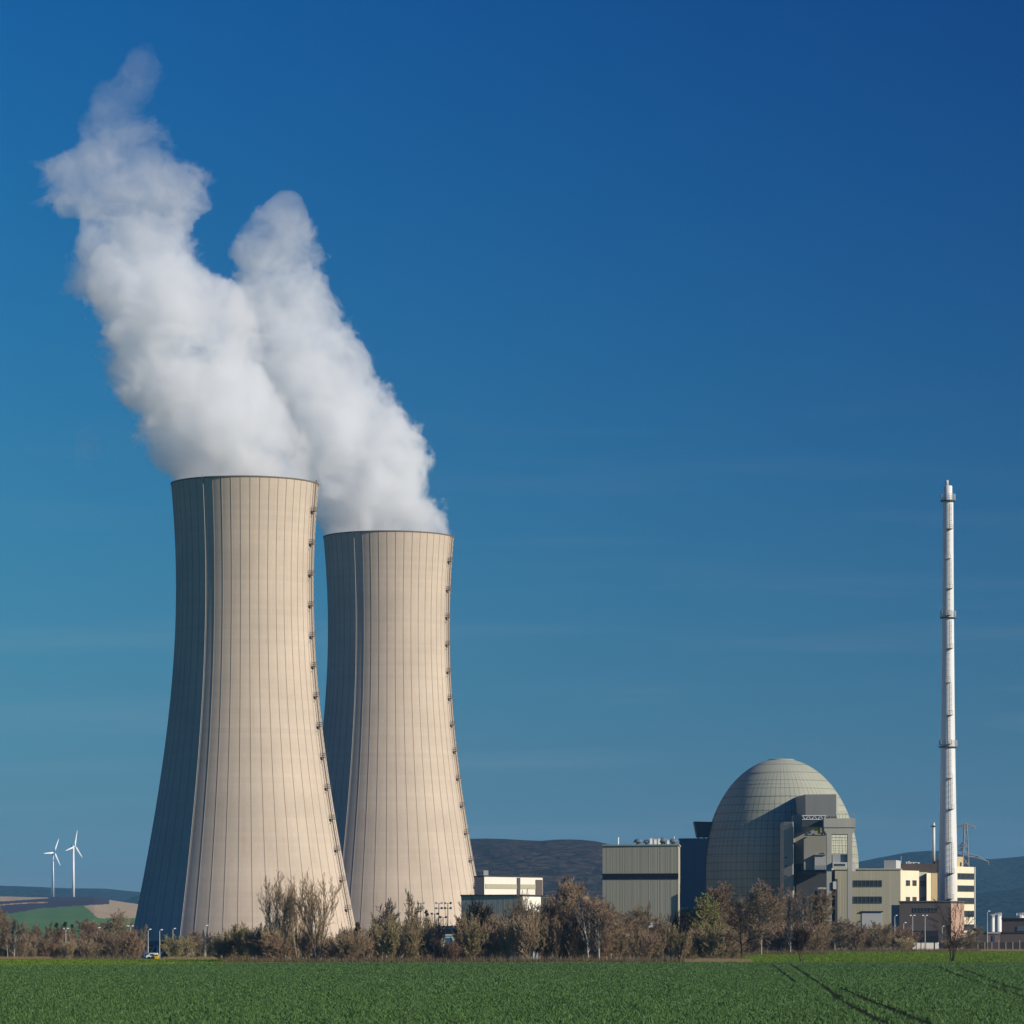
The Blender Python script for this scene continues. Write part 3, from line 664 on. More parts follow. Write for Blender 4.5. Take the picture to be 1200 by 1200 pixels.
# thin chimney
b = bld('exhaust_chimney', 'thin white exhaust chimney just left of the tall stack', 1094.5, 1140, 'chimney')
D = 1138; x = X_(1094.3, D); MB().tube((x, D, Z_(1014, D)), (x, D, Z_(966, D)), .42, .40, 16).build('flue', M_STACK, b, True)
MB().lathe(x, D, [(.43, Z_(969, D)), (.85, Z_(968.6, D)), (.85, Z_(967.6, D)), (.43, Z_(967.4, D))], 16).build('collar', M_DSTEEL, b)
MB().tube((x, D, Z_(966, D)), (x, D, Z_(964, D)), .30, .30, 12).build('flue_tip', M_STACK, b)
# tall white stack
DS = 1165; b = bld('exhaust_stack', 'very tall slender white exhaust stack with three ring platforms', 1111, DS, 'chimney stack'); sx_ = X_(1111, DS); s = DS/F
prf = [(1115, 12.6), (1055, 11.8), (1000, 10.6), (960, 9.7), (900, 8.7), (820, 7.6), (740, 6.9), (680, 6.5), (588, 6.1)]
MB().lathe(sx_, DS, [(hw*s, Z_(y, DS)) for y, hw in prf], 48).build('shaft', M_STACK, b, True)
MB().lathe(sx_, DS, [(5.0*s, Z_(590, DS)), (4.8*s, Z_(569.5, DS)), (4.1*s, Z_(569.2, DS)), (0.1, Z_(569.5, DS))], 32).build('shaft_top', M_STACK, b, True)
MB().tube((sx_-.35, DS, Z_(570, DS)), (sx_-.35, DS, Z_(562.8, DS)), .5, .5, 16).build('flue_tip', M_LGREY, b, True)
for y, hw in ((586.5, 6.2), (723.5, 6.8), (875, 8.3)):
    z = Z_(y, DS); ro = (hw+2.6)*s; ri = hw*s*.9
    f = MB().lathe(sx_, DS, [(ri, z-.35), (ro, z-.3), (ro, z), (ri, z)], 32).build('ring_platform', M_DSTEEL, b); rl = MB()
    for i in range(20):
        a = 2*math.pi*i/20; a2 = a+2*math.pi/20; c = (sx_+ro*.97*math.cos(a), DS+ro*.97*math.sin(a)); c2 = (sx_+ro*.97*math.cos(a2), DS+ro*.97*math.sin(a2))
        rl.bar((*c, z), (*c, z+1.9), .07)
        for h in (.7, 1.3, 1.9): rl.bar((*c, z+h), (*c2, z+h), .06)
    rl.build('railing', M_LGREY, f)
def srad(y): return np.interp(y, [q[0] for q in prf[::-1]], [q[1] for q in prf[::-1]])*s
def ladder_run(y0, y1, az):
    m = MB(); n = int((y1-y0)/2.2); pv = None
    for i in range(n+1):
        y = y0+(y1-y0)*i/n; rr = srad(y)+.35; c = Vector((sx_+rr*math.sin(az), DS-rr*math.cos(az), Z_(y, DS))); t = Vector((math.cos(az), math.sin(az), 0))
        if pv is not None:
            for q in (-.32, .32): m.bar(pv+t*q, c+t*q, .06)
            m.bar(c-t*.32, c+t*.32, .07)
            if i % 3 == 0:
                g = Vector((0, -.7, 0)); m.bar(c-t*.45+g, c+t*.45+g, .07); m.bar(c-t*.32, c-t*.45+g, .06); m.bar(c+t*.32, c+t*.45+g, .06)
        pv = c
    m.build('ladder', M_STEEL, b)
    rr = srad(y1); c = Vector((sx_+(rr+.1)*math.sin(az), DS-(rr+.1)*math.cos(az), Z_(y1, DS))); q = MB(); q.box(c.x-.9, c.x+.7, c.y-1.1, c.y+.4, c.z-.15, c.z)
    for d in (-.85, -.1, .65): q.bar((c.x+d, c.y-1.05, c.z), (c.x+d, c.y-1.05, c.z+1.2), .07)
    q.bar((c.x-.85, c.y-1.05, c.z+1.2), (c.x+.65, c.y-1.05, c.z+1.2), .07); q.build('rest_landing', M_STEEL, b)
runs = [(590,620,.25),(620,655,-.1),(655,690,.2),(690,721,-.05),(727,760,.25),(760,800,-.1),(800,838,.2),(838,872,0),(878,912,.1),(912,948,.3),(948,987,.05),(987,1023,.3),(1023,1053,.15)]
for r3 in runs: ladder_run(*r3)
# 7 cream tower block right of the stack
b = bld('cream_tower_block', 'sunlit cream five-storey block with window bands right of the white stack', 1132, 1135)
p, z = body(b, [(1120.5,1133),(1142.6,1140),(1142.8,1157),(1121,1157)], 1015.6, M_CREAM, coping=False)
wl = Wall(p[0], p[1])
for y in (1023.3, 1037.6, 1052.0, 1067.2, 1083): window(b, wl, 1122, 1141, y, y+7.4, 8)
m = MB(); Wall(p[0], p[1]).slab(m, 1141.6, 1142.5, 1016, 1100, .2); m.build('corner_trim', M_LGREY, b)
m = MB(); m.prism(pts([(1121.3,1135),(1128.3,1137),(1128.6,1146),(1121.5,1146)]), z, Z_(1004, 1136)); m.build('roof_housing', M_TAN, b)
window(b, Wall(*pts([(1121.3,1135),(1128.3,1137)])), 1125, 1126.5, 1010.5, 1015, 1, 'roof_door')
# 8 dark brown low hall
b = bld('brown_service_hall', 'low dark brown hall with a strip window and sunlit pinkish end wall, below the stack', 1090, 1078)
p, z = body(b, [(1054,1079),(1114,1077),(1129.5,1084),(1130,1100),(1056,1100)], 1057.3, M_BROWN, cm=M_BROWN)
window(b, Wall(p[0], p[1]), 1070, 1098.5, 1063.6, 1069, 7)
w2 = Wall(p[1], p[2]); m = MB(); w2.slab(m, 1114, 1129.4, 1059, 1115, .15); m.build('lit_end_wall', M_PINK, b)  # sunlit end of the brown hall, its light painted in as a paler pinkish colour
blk('side_annex', [(1044.5,1082),(1054,1080.5),(1055,1098),(1046,1098)], 1060.5, 1118, M_CLAD2, 1081)
# dark arched store with white piers
b = bld('arched_store', 'black round-roofed store on white piers in front of the brown hall', 1085, 1066, 'shed')
D = 1066; x0, x1 = X_(1069.5, D), X_(1100, D); za = Z_(1104, D)
m = MB(); q = [(0, 0), (0, 1.6), (.9, 2.7), (2.4, 3.2), (3.9, 2.7), (4.8, 1.6), (4.8, 0)]
m.add([(x0, D+a, za+c) for a, c in q]+[(x1, D+a, za+c) for a, c in q], [tuple(range(7)), tuple(range(7, 14))[::-1]]+[(i, 7+i, 7+(i+1) % 7, (i+1) % 7) for i in range(7)]); m.build('roof', M_DARK, b)
MB().box(x0+.5, x1-.5, D+1.2, D+4, -2, za).build('back_wall', M_BAND, b)
for px in (1071, 1076.5, 1082, 1087.5, 1092, 1098): MB().box(X_(px, D)-.5, X_(px, D)+.55, D+.2, D+.9, -1.5, za).build('pier', M_WHITE, b)
# 9 white hall and grey lower hall, left of centre
b = bld('white_hall', 'sunlit white flat-roofed hall with a grey stripe right of the farther cooling tower', 600, 1150)
p, z = body(b, [(556,1148),(567.5,1134),(635.5,1147),(636,1165),(560,1170)], 1027.5, M_WHITE, Dref=1138)
w0 = Wall(p[0], p[1]); m = MB(); w0.slab(m, 556.2, 567.3, 1028, 1060, .12); m.build('grey_side_wall', M_CLAD2, b)
wl = Wall(p[1], p[2])
m = MB(); wl.slab(m, 568.5, 627.5, 1036.2, 1041.6, .12); m.build('grey_stripe', M_CLAD, b)
m = MB(); wl.slab(m, 605.8, 609.2, 1028.6, 1060, .25); m.build('painted_shadow', M_DSTEEL, b)  # dark strip paints a cast shadow down the white wall
m = MB(); wl.slab(m, 627.6, 635.3, 1031, 1060, .2); m.build('brown_end_bay', M_BROWN, b)
m = MB(); x = X_(569.5, 1140); m.box(x-.7, x+.7, 1139, 1141, z+.3, z+1.9); m.build('roof_hatch', M_LGREY, b)
b = bld('grey_workshop', 'low blue-grey workshop half hidden by bare trees, below the white hall', 580, 1060)
p, z = body(b, [(540.5,1062),(612,1056),(633.5,1068),(634,1100),(543,1100)], 1050, M_CLAD2, Dref=1060)
w2 = Wall(p[1], p[2]); m = MB(); w2.slab(m, 612.4, 633.2, 1051, 1100, .15); m.build('sunlit_end_wall', M_WHITE, b)  # lit end of the workshop, brightness put into a paler wall colour
b = bld('glazed_link_building', 'dark glazed low building with a cream pillar behind the bare trees', 660, 1075)
p, z = body(b, [(634,1072),(690,1076),(692,1100),(636,1100)], 1050.5, M_BROWN, cm=M_ROOF)
wl = Wall(p[0], p[1]); window(b, wl, 635, 660, 1052, 1080, 5, rows=3); window(b, wl, 660.5, 684, 1052, 1080, 5, rows=3)
m = MB(); wl.slab(m, 684.5, 689.6, 1051, 1112, .2); m.build('cream_pillar', M_CREAM, b); m = MB(); wl.slab(m, 636, 643.5, 1081, 1112, .2); m.build('cream_panel', M_CREAM, b)
# small items between the towers and the workshop
b = bld('pump_house', 'low brown flat-roofed pump house at the foot of the farther cooling tower', 524, 1080)
p, z = body(b, [(505,1082),(541,1080),(541,1092),(507,1092)], 1086.5, M_WHITE, cm=M_PINK)
m = MB(); Wall(p[0], p[1]).slab(m, 506, 540, 1088.5, 1094, .15); m.build('brown_fascia', M_PINK, b)
b = bld('white_kiosk', 'small white kiosk with a teal door between bare shrubs', 527, 1040, 'kiosk')
p, z = body(b, [(516.5,1040),(534.5,1039),(534.5,1046),(517,1046)], 1096.5, M_WHITE, cm=M_WHITE)
m = MB(); Wall(p[0], p[1]).slab(m, 523.5, 530, 1099, 1108, .1); m.build('teal_door', M_SIGNB, b)
b = bld('rooftop_shed', 'small pale metal shed half hidden by shrubs below the grey hall', 758, 1070, 'shed')
p, z = body(b, [(750,1072),(775,1070),(775,1080),(751,1080)], 1087, M_DSTEEL, coping=False)
D = 1070; m = MB(); xa, xb = X_(749, D), X_(776, D); m.add([(xa, D-1, z), (xb, D-1, z), (xb, D+11, z), (xa, D+11, z), (xa+1, D+4.5, z+1.6), (xb-1, D+4.5, z+1.6)], [(0,1,5,4),(1,2,5),(2,3,4,5),(3,0,4),(3,2,1,0)]); m.build('roof', M_LGREY, b)
# 10 far right: tanks and low halls
for px, r_, y, D, lb in ((1170, 3.8, 1073, 1300, 'tall pale storage tank right of the cream tower block'), (1163, 2.6, 1074.5, 1310, 'narrower grey-white storage tank left of the tall pale tank'), (1196, 5, 1073, 1320, 'white storage tank at the right edge of the picture')):
    t = bld('storage_tank', lb, px, D, 'tank', 'storage tanks'); rr = r_*D/F; x = X_(px, D); zt = Z_(y, D)
    MB().lathe(x, D, [(rr, -3), (rr, zt-.4), (rr*.9, zt), (.05, zt+.5)], 28).build('tank_body', M_TANK, t, True)
    m = MB()
    for i in range(14):
        a = 2*math.pi*i/14; c = (x+rr*.97*math.cos(a), D+rr*.97*math.sin(a)); a2 = a+2*math.pi/14; c2 = (x+rr*.97*math.cos(a2), D+rr*.97*math.sin(a2)); m.bar((*c, zt-.4), (*c, zt+.9), .12); m.bar((*c, zt+.9), (*c2, zt+.9), .1)
    m.build('tank_railing', M_LGREY, t)
b = bld('dark_warehouse', 'dark brown warehouse with a pale blue shutter at the right edge', 1190, 1180)
p, z = body(b, [(1174,1182),(1230,1178),(1230,1220),(1175,1220)], 1077, M_BROWN, cm=M_ROOF)
m = MB(); Wall(p[0], p[1]).slab(m, 1192, 1215, 1085.5, 1091, .15); m.build('shutter', M_BLUE, b)
b = bld('low_dark_store', 'long low dark store behind the boundary fence on the right', 1170, 1120)
body(b, [(1146,1122),(1240,1118),(1240,1135),(1146,1138)], 1093.5, M_BROWN, cm=M_ROOF)
b = bld('pale_shed', 'small pinkish shed with a white roof edge between the cream block and the tanks', 1162, 1112, 'shed')
p, z = body(b, [(1158,1113),(1172,1112),(1172,1118),(1158,1118)], 1094.0, M_PINK, cm=M_WHITE)
m = MB(); Wall(p[0], p[1]).slab(m, 1163, 1166, 1096, 1103, .1); m.build('door', M_BLUE, b)
# pylon
DP = 1500; b = bld('lattice_pylon', 'green steel lattice pylon with crossarms behind the cream tower block', 1131, DP, 'pylon')
m = MB(); x = X_(1131.5, DP)
def leg(z): return np.interp(z, [0, Z_(964, DP)], [2.6, .45])
zs = np.linspace(0, Z_(966, DP), 16)
for i in range(15):
    for sx2, sy in ((1,1),(1,-1),(-1,-1),(-1,1)):
        a, c = leg(zs[i]), leg(zs[i+1]); m.bar((x+sx2*a, DP+sy*a, zs[i]), (x+sx2*c, DP+sy*c, zs[i+1]), .22)
    for s1 in (-1, 1):
        a, c = leg(zs[i]), leg(zs[i+1]); m.bar((x-a, DP+s1*a, zs[i]), (x+c, DP+s1*c, zs[i+1]), .12); m.bar((x+a, DP+s1*a, zs[i]), (x-c, DP+s1*c, zs[i+1]), .12)
m.bar((x, DP, Z_(968, DP)), (x, DP, Z_(958, DP)), .15); m.build('mast', M_STEEL, b)
def arm(px0, px1, y, y2, h):
    m = MB(); a = (X_(px0, DP), Z_(y, DP)); c = (X_(px1, DP), Z_(y2, DP))
    for dy in (-.5, .5): m.bar((a[0], DP+dy, a[1]), (c[0], DP, c[1]), .24); m.bar((a[0], DP+dy, a[1]+h), (c[0], DP, c[1]), .2)
    for i in range(6): t = i/6; t2 = (i+1)/6; m.bar((a[0]+(c[0]-a[0])*t, DP, a[1]+(c[1]-a[1])*t+h*(1-t)), (a[0]+(c[0]-a[0])*t2, DP, a[1]+(c[1]-a[1])*t2), .12)
    m.bar((c[0], DP, c[1]), (c[0], DP, c[1]-1.1), .2); m.build('crossarm', M_STEEL, b)
for q in ((1131, 1120.5, 968.5, 968.8, 1), (1132, 1143, 968.5, 968.8, 1), (1130, 1119.5, 990.5, 994.5, 1.4), (1130, 1119.5, 996, 997, 1), (1133, 1147, 1004.5, 1004, 1.6), (1145, 1158.5, 1005.5, 1010, 1)): arm(*q)

# ------------------------------------------------------------------ lamp posts, floodlight masts, fence, small vehicles
def lamp_post(px, ytop, D, label, two=False, dark=False, group='street lamps around the plant'):
    x = X_(px, D); z0 = zgf(x, D)-.1; zt = Z_(ytop, D); r = sroot('street_lamp', label, 'street lamp', (x, D, z0), group)
    MB().tube((x, D, z0), (x, D, zt), .14, .09, 8).build('pole', M_DSTEEL if dark else M_POLE, r)
    for s_ in ((-1, 1) if two else (1,)):
        m = MB(); m.bar((x, D, zt), (x+s_*.4, D, zt+.12), .06); m.build('lamp_arm', M_POLE, r)
        m = MB(); m.add([(x+s_*.25, D-.2, zt+.05), (x+s_*.8, D-.2, zt+.12), (x+s_*.8, D+.2, zt+.12), (x+s_*.25, D+.2, zt+.05), (x+s_*.3, D-.14, zt+.32), (x+s_*.75, D-.14, zt+.32), (x+s_*.75, D+.14, zt+.32), (x+s_*.3, D+.14, zt+.32)],
                       [(0,3,2,1),(4,5,6,7),(0,1,5,4),(1,2,6,5),(2,3,7,6),(3,0,4,7)]); m.build('lamp_head', M_LAMP, r)
for px, y, D, lb in ((77, 1089, 905, 'pale street lamp farthest left, above a small yellowish shrub'), (114, 1088, 930, 'street lamp standing in brown trees, second from the left edge'), (153, 1086, 930, 'street lamp left of the cooling tower foot among brown shrubs'),
                     (173.5, 1090, 900, 'street lamp at the shaded left foot of the cooling tower, beside the parked van'), (187, 1090.5, 890, 'brightest street lamp, against the dark gap under the cooling tower'), (202.5, 1089, 960, 'street lamp behind the yellow shrub at the cooling tower foot'),
                     (240, 1085.5, 900, 'pale street lamp by leaning white stems at the cooling tower foot')): lamp_post(px, y, D, lb, px in (77, 153))
for px, y, D, lb in ((1048.5, 1073.5, 1060, 'street lamp at the left corner of the brown hall'), (1059, 1082, 1050, 'short street lamp with a white head left of the arched store'), (1069.5, 1073.5, 1055, 'twin-headed street lamp at the left end of the arched store'),
                     (1084, 1073.5, 1055, 'twin-headed street lamp in the middle of the brown hall front'), (1104, 1086, 1056, 'street lamp just left of the lone bare tree')): lamp_post(px, y, D, lb, px in (1069.5, 1084))
lamp_post(1157, 1068.5, 1050, 'tall street lamp at the boundary fence right of the cream block')
def flood(px, ytop, D, label, heads=2):
    x = X_(px, D); z0 = -3; zt = Z_(ytop, D); r = sroot('floodlight_mast', label, 'floodlight', (x, D, z0), 'floodlight masts by the pump house')
    MB().tube((x, D, z0), (x, D, zt), .16, .10, 8).build('pole', M_LADDER, r)
    for k in range(heads):
        z = zt - k*1.4; m = MB(); m.bar((x-.9, D-.2, z), (x+.9, D-.2, z), .09); m.build('crossbar', M_LADDER, r)
        for d in (-.8, .8): MB().add([(x+d-.3, D-.5, z-.25), (x+d+.3, D-.5, z-.25), (x+d+.3, D-.1, z), (x+d-.3, D-.1, z), (x+d-.3, D-.5, z+.2), (x+d+.3, D-.5, z+.2), (x+d+.3, D-.1, z+.35), (x+d-.3, D-.1, z+.35)], [(0,3,2,1),(4,5,6,7),(0,1,5,4),(1,2,6,5),(2,3,7,6),(3,0,4,7)]).build('floodlight_head', M_STEEL, r)
for q in ((493, 1058.5, 1070, 'leftmost floodlight mast, rising out of the bare shrubs'), (509.3, 1071, 1074, 'short floodlight mast right of the pointed evergreen', 1), (514.3, 1058.5, 1072, 'tall floodlight mast over the left end of the pump house'), (519.3, 1075, 1076, 'shortest floodlight mast, between the two tall ones', 1), (524.8, 1058.5, 1072, 'tall floodlight mast nearest the blue-grey workshop')): flood(*q)
# boundary fence on the right
b = bld('boundary_fence', 'dark mesh boundary fence with pale posts along the meadow on the right', 1175, 1045, 'fence')
xa, xb = X_(1146, 1045), X_(1240, 1045); z0 = .6
m = MB()
for z in np.arange(z0+.1, z0+2.4, .18): m.box(xa, xb, 1045.0, 1045.04, z, z+.10)
m.build('mesh_panel', M_DARK, b)
for i, x in enumerate(np.arange(xa, xb, 1.9)): MB().box(x-.07, x+.07, 1044.85, 1044.98, z0-.3, z0+2.5+.5*(i % 3 == 0)).build('post', M_POLE, b)
# vehicles at the foot of the left tower
def van(px, D, m_body, label, L=4.6, H=2.0):
    x = X_(px, D); z = zgf(x, D); r = sroot('parked_van', label, 'van', (x, D, z), None)
    q = [(0, .35), (0, 1.0), (.5, 1.1), (.9, H), (L-.1, H), (L, H-.2), (L, .35)]; n = len(q); m = MB(); x0 = x-L/2
    m.add([(x0+a, D-.9, z+c) for a, c in q]+[(x0+a, D+.9, z+c) for a, c in q], [tuple(range(n)), tuple(range(n, 2*n))[::-1]]+[(i, n+i, n+(i+1) % n, (i+1) % n) for i in range(n)]); m.build('body', m_body, r)
    MB().box(x0+.9, x0+1.7, D-.94, D-.91, z+.9, z+1.3).build('window', M_GLASS, r)
    for a in (.6, L-.6):
        for s_ in (-.92, .92): MB().tube((x0+a, D+s_-.1, z+.34), (x0+a, D+s_+.1, z+.34), .34, n=14).build('wheel', M_DARK, r)
    MB().box(x0-.03, x0, D-.75, D-.45, z+.75, z+.95).build('headlight', M_LAMP, r)
van(178.5, 880, M_WHITE, 'small white van parked at the shaded foot of the left cooling tower', 2.6, 1.5)
van(174, 893, M_SIGNB, 'small dark blue van parked beside the white one at the tower foot', 3.2, 1.6)
x = X_(183.5, 878); b = sroot('yellow_skip', 'yellow waste skip beside the small white van', 'skip', (x, 878, zgf(x, 878))); z = zgf(x, 878)
m = MB(); m.add([(x-.3, 877, z+.1), (x+.3, 877, z+.1), (x+.3, 879, z+.1), (x-.3, 879, z+.1), (x-.5, 876.8, z+1.1), (x+.5, 876.8, z+1.1), (x+.5, 879.2, z+1.1), (x-.5, 879.2, z+1.1)], [(0,3,2,1),(0,1,5,4),(1,2,6,5),(2,3,7,6),(3,0,4,7)]); m.build('container', M_YELLOW, b)
m = MB(); m.box(x-.55, x+.55, 876.7, 876.85, z+1.0, z+1.12); m.box(x-.55, x+.55, 879.15, 879.3, z+1.0, z+1.12); m.build('rim', M_DSTEEL, b)
#<TREES>
# ------------------------------------------------------------------ trees and shrubs
def bark(name, c, c2, vary=.18): return mat(name, c, .9, .1, noise=(1.5, .6, c2), vary=vary)
B_BROWN = bark('brown_twigs', (.30, .22, .138), (.20, .142, .09)); B_UNDER = bark('undergrowth_stems', (.15, .10, .062), (.10, .068, .042)); B_RED = bark('reddish_twigs', (.245, .16, .10), (.165, .11, .07))
B_OLIVE = bark('olive_twigs', (.30, .24, .125), (.20, .16, .085)); B_TAN = bark('tan_twigs', (.36, .27, .16), (.25, .18, .105))
B_DARK = bark('dark_twigs', (.035, .028, .022), (.022, .018, .014), .1); B_GREY = bark('grey_twigs', (.17, .14, .12), (.11, .095, .08))
B_BIRCH = bark('birch_bark', (.55, .50, .42), (.25, .22, .19)); B_TRUNK = bark('trunk_bark', (.10, .075, .05), (.06, .045, .032))
B_PALE = bark('pale_bark', (.34, .28, .20), (.2, .16, .11)); L_GREEN = bark('willow_buds', (.17, .19, .05), (.11, .13, .035)); L_YEL = bark('yellow_buds', (.32, .28, .10), (.2, .18, .06))
L_FIR = bark('evergreen_needles', (.022, .045, .022), (.012, .026, .014)); L_FIRB = bark('brownish_evergreen', (.075, .055, .025), (.04, .035, .018))
def twig_mesh(segs, n=3):
    """segments (a, b, ra, rb) -> tapered three-sided twigs."""
    S = np.array([(*a, *b, ra, rb) for a, b, ra, rb in segs]); a, b = S[:, :3], S[:, 3:6]; d = b-a; d /= np.maximum(np.linalg.norm(d, axis=1, keepdims=True), 1e-6)
    ref = np.where(np.abs(d[:, 2:3]) < .9, np.array([[0, 0, 1.]]), np.array([[1., 0, 0]])); u = np.cross(d, ref); u /= np.linalg.norm(u, axis=1, keepdims=True); v = np.cross(d, u)
    ring = []
    for P_, r in ((a, S[:, 6:7]), (b, S[:, 7:8])):
        for k in range(n): t = 2*math.pi*k/n; ring.append(P_ + (u*math.cos(t)+v*math.sin(t))*r)
    V = np.stack(ring, 1).reshape(-1, 3); k0 = np.arange(len(S))*2*n
    return V, np.concatenate([np.stack([k0+i, k0+(i+1) % n, k0+n+(i+1) % n, k0+n+i], -1) for i in range(n)])
def grow(rnd, H, W, levels, style):
    """recursive limbs; returns trunk segments and twig segments for a tree of height H and crown width W."""
    trunk, tw = [], []
    up = style.get('up', .25); spread = style.get('spread', 40); nch = style.get('n', (7, 7, 6, 4)); first = style.get('first', .3); rt = style.get('r', .018*H); lenr = style.get('len', .55); tmin = style.get('tmin', .036)
    def branch(p, d, L, r, lv):
        ns = 6 if lv == 0 else (5 if lv == 1 else (3 if lv == 2 else 2)); step = L/ns; nodes = [(p.copy(), d.copy(), r)]
        for i in range(ns):
            wob = .10 if lv == 0 else .17
            d = (d + Vector((rnd.gauss(0, wob), rnd.gauss(0, wob), rnd.gauss(0, wob*.6)+up*(.3 if lv else .15)))).normalized()
            q = p + d*step; r2 = max(tmin*.7, r*(1-.72*(i+1)/ns) if lv else r*(1-.8*(i+1)/ns))
            (trunk if lv < style.get('tl', 2) and r > .045 else tw).append((tuple(p), tuple(q), max(r if i == 0 else nodes[-1][2], tmin*.7), r2))
            p = q; nodes.append((p.copy(), d.copy(), r2))
        if lv >= levels: return
        n = nch[min(lv, len(nch)-1)]
        for k in range(n):
            t = (first if lv == 0 else .18) + (1-(first if lv == 0 else .18))*(k+rnd.random()*.8)/n; t = min(t, .98)
            i = min(int(t*ns), ns-1); f = t*ns-i; a, b = nodes[i], nodes[i+1]; o = a[0].lerp(b[0], f); dd = a[1].lerp(b[1], f).normalized(); rr = a[2]*(1-f)+b[2]*f
            ax = Vector((rnd.gauss(0, 1), rnd.gauss(0, 1), rnd.gauss(0, .35))); ax = (ax - dd*ax.dot(dd)).normalized()
            ang = R(rnd.gauss(spread, 9)); nd = (dd*math.cos(ang) + ax*math.sin(ang)).normalized()
            shape = (1.0 - .55*abs(t-.45)) if lv == 0 else (1.05-.5*t)
            LL = L*lenr*shape*rnd.uniform(.75, 1.15)
            branch(o, nd, LL, max(rr*.55, tmin), lv+1)
    nst = style.get('stems', 1)
    for k in range(nst):
        a = rnd.uniform(0, 6.28); lean = style.get('lean', .05) if nst == 1 else style.get('lean', .3)*rnd.uniform(.3, 1)
        d = Vector((math.cos(a)*lean, math.sin(a)*lean, 1)).normalized(); s0 = style.get('base', .25 if nst > 1 else 0)
        branch(Vector((math.cos(a)*s0*rnd.random(), math.sin(a)*s0*rnd.random(), 0)), d, style.get('h0', .85)*H*(rnd.uniform(.8, 1.05) if nst > 1 else 1), rt*(1 if nst == 1 else .6), 0)
    al = np.array([s_[1] for s_ in trunk+tw]); h = np.percentile(al[:, 2], 98.5); wd = np.percentile(np.hypot(al[:, 0], al[:, 1]), 90)*2
    sx, sz = W/wd, H/h
    f = lambda L_: [((a[0]*sx, a[1]*sx, a[2]*sz), (b[0]*sx, b[1]*sx, b[2]*sz), ra, rb) for a, b, ra, rb in L_]
    return f(trunk), f(tw)
def leaf_mesh(rnd_, pts_, size):
    n = len(pts_); c = np.array(pts_) + rnd_.normal(0, size*.8, (n, 3)); u = rnd_.normal(0, 1, (n, 3)); u /= np.linalg.norm(u, axis=1, keepdims=True); v = rnd_.normal(0, 1, (n, 3)); v = np.cross(u, v); v /= np.linalg.norm(v, axis=1, keepdims=True)
    s_ = rnd_.uniform(.6, 1.3, (n, 1))*size
    V = np.stack([c-u*s_, c+v*s_*.6, c+u*s_, c-v*s_*.6], 1).reshape(-1, 3); k = np.arange(n)*4
    return V, np.stack([k, k+1, k+2, k+3], -1)
KIND = {}
def proto(key, name, H, W, levels, style, mt_, mc, seed, leaf=None, leafm=None):
    rnd = random.Random(seed); tr_, tw = grow(rnd, H, W, levels, style)
    V1, F1 = twig_mesh(tr_, 6) if tr_ else (None, None); V2, F2 = twig_mesh(tw, 3)
    if leaf:
        rg = np.random.default_rng(seed); ends = [b for a, b, ra, rb in tw if rb < .03]; idx = rg.integers(0, len(ends), leaf[0]); VL, FL = leaf_mesh(rg, np.array(ends)[idx], leaf[1])
        FQ = np.concatenate([F2, FL+len(V2)]); mi = np.concatenate([np.zeros(len(F2), int), np.ones(len(FL), int)]); V2 = np.concatenate([V2, VL]); F2 = FQ
    def me(nm, V, Fq, ms, mi=None):
        o = link_mesh(nm, V, Fq, ms, None, False, mi); m = o.data; bpy.data.objects.remove(o); return m
    KIND[key] = (name, me('trunk', V1, F1, mt_) if tr_ else None, me('crown' if name != 'shrub' else 'twigs', V2, F2, [mc, leafm] if leaf else mc, mi if leaf else None), H, W)
def conifer(key, H, W, m, seed, name='evergreen_tree'):
    rnd = random.Random(seed); rg = np.random.default_rng(seed); tr_ = [((0, 0, 0), (0, 0, H*.5), .2, .12), ((0, 0, H*.5), (0, 0, H*.98), .12, .02)]; pts_ = []; tw = []
    for i in range(int(H*13)):
        z = H*(.06+.92*rnd.random()**1.1); r_ = W/2*(1-z/H)**.85*rnd.uniform(.7, 1.12)+.12; a = rnd.uniform(0, 6.28); e = (r_*math.cos(a), r_*math.sin(a), z-.25*r_)
        tw.append(((0, 0, z), e, .03, .01))
        for k in range(int(10+26*r_)):
            t = rnd.uniform(.2, 1.02); pts_.append((e[0]*t+rnd.gauss(0, .12), e[1]*t+rnd.gauss(0, .12), z+(e[2]-z)*t+rnd.gauss(0, .12)))
    V1, F1 = twig_mesh(tr_, 6); V2, F2 = twig_mesh(tw, 3); VL, FL = leaf_mesh(rg, pts_, .17)
    o1 = link_mesh('trunk', V1, F1, B_TRUNK); o2 = link_mesh('crown', np.concatenate([V2, VL]), np.concatenate([F2, FL+len(V2)]), m); KIND[key] = (name, o1.data, o2.data, H, W)
    bpy.data.objects.remove(o1); bpy.data.objects.remove(o2)
VASE = dict(stems=9, lean=.34, spread=23, up=.38, tmin=.024, n=(12, 9, 6), first=.15, len=.42, h0=.9, r=.16, base=.5)
ROUND = dict(spread=42, up=.2, n=(18, 11, 8, 5), first=.16, len=.56, h0=.8, r=.22)
OVAL = dict(spread=32, up=.25, n=(16, 10, 7, 4), first=.12, len=.47, h0=.88, r=.19)
BUSH = dict(stems=20, lean=.7, spread=34, up=.2, n=(8, 6, 3), first=.1, len=.5, h0=.9, r=.06, base=.9, tl=0)
LONE = dict(spread=46, up=.14, n=(11, 9, 8, 4), first=.28, len=.58, h0=.72, r=.26, lean=.10)
proto('vase1', 'bare_tree', 14, 7, 3, VASE, B_PALE, B_TAN, 11); proto('vase2', 'bare_tree', 14, 8.5, 3, VASE, B_PALE, B_TAN, 12)
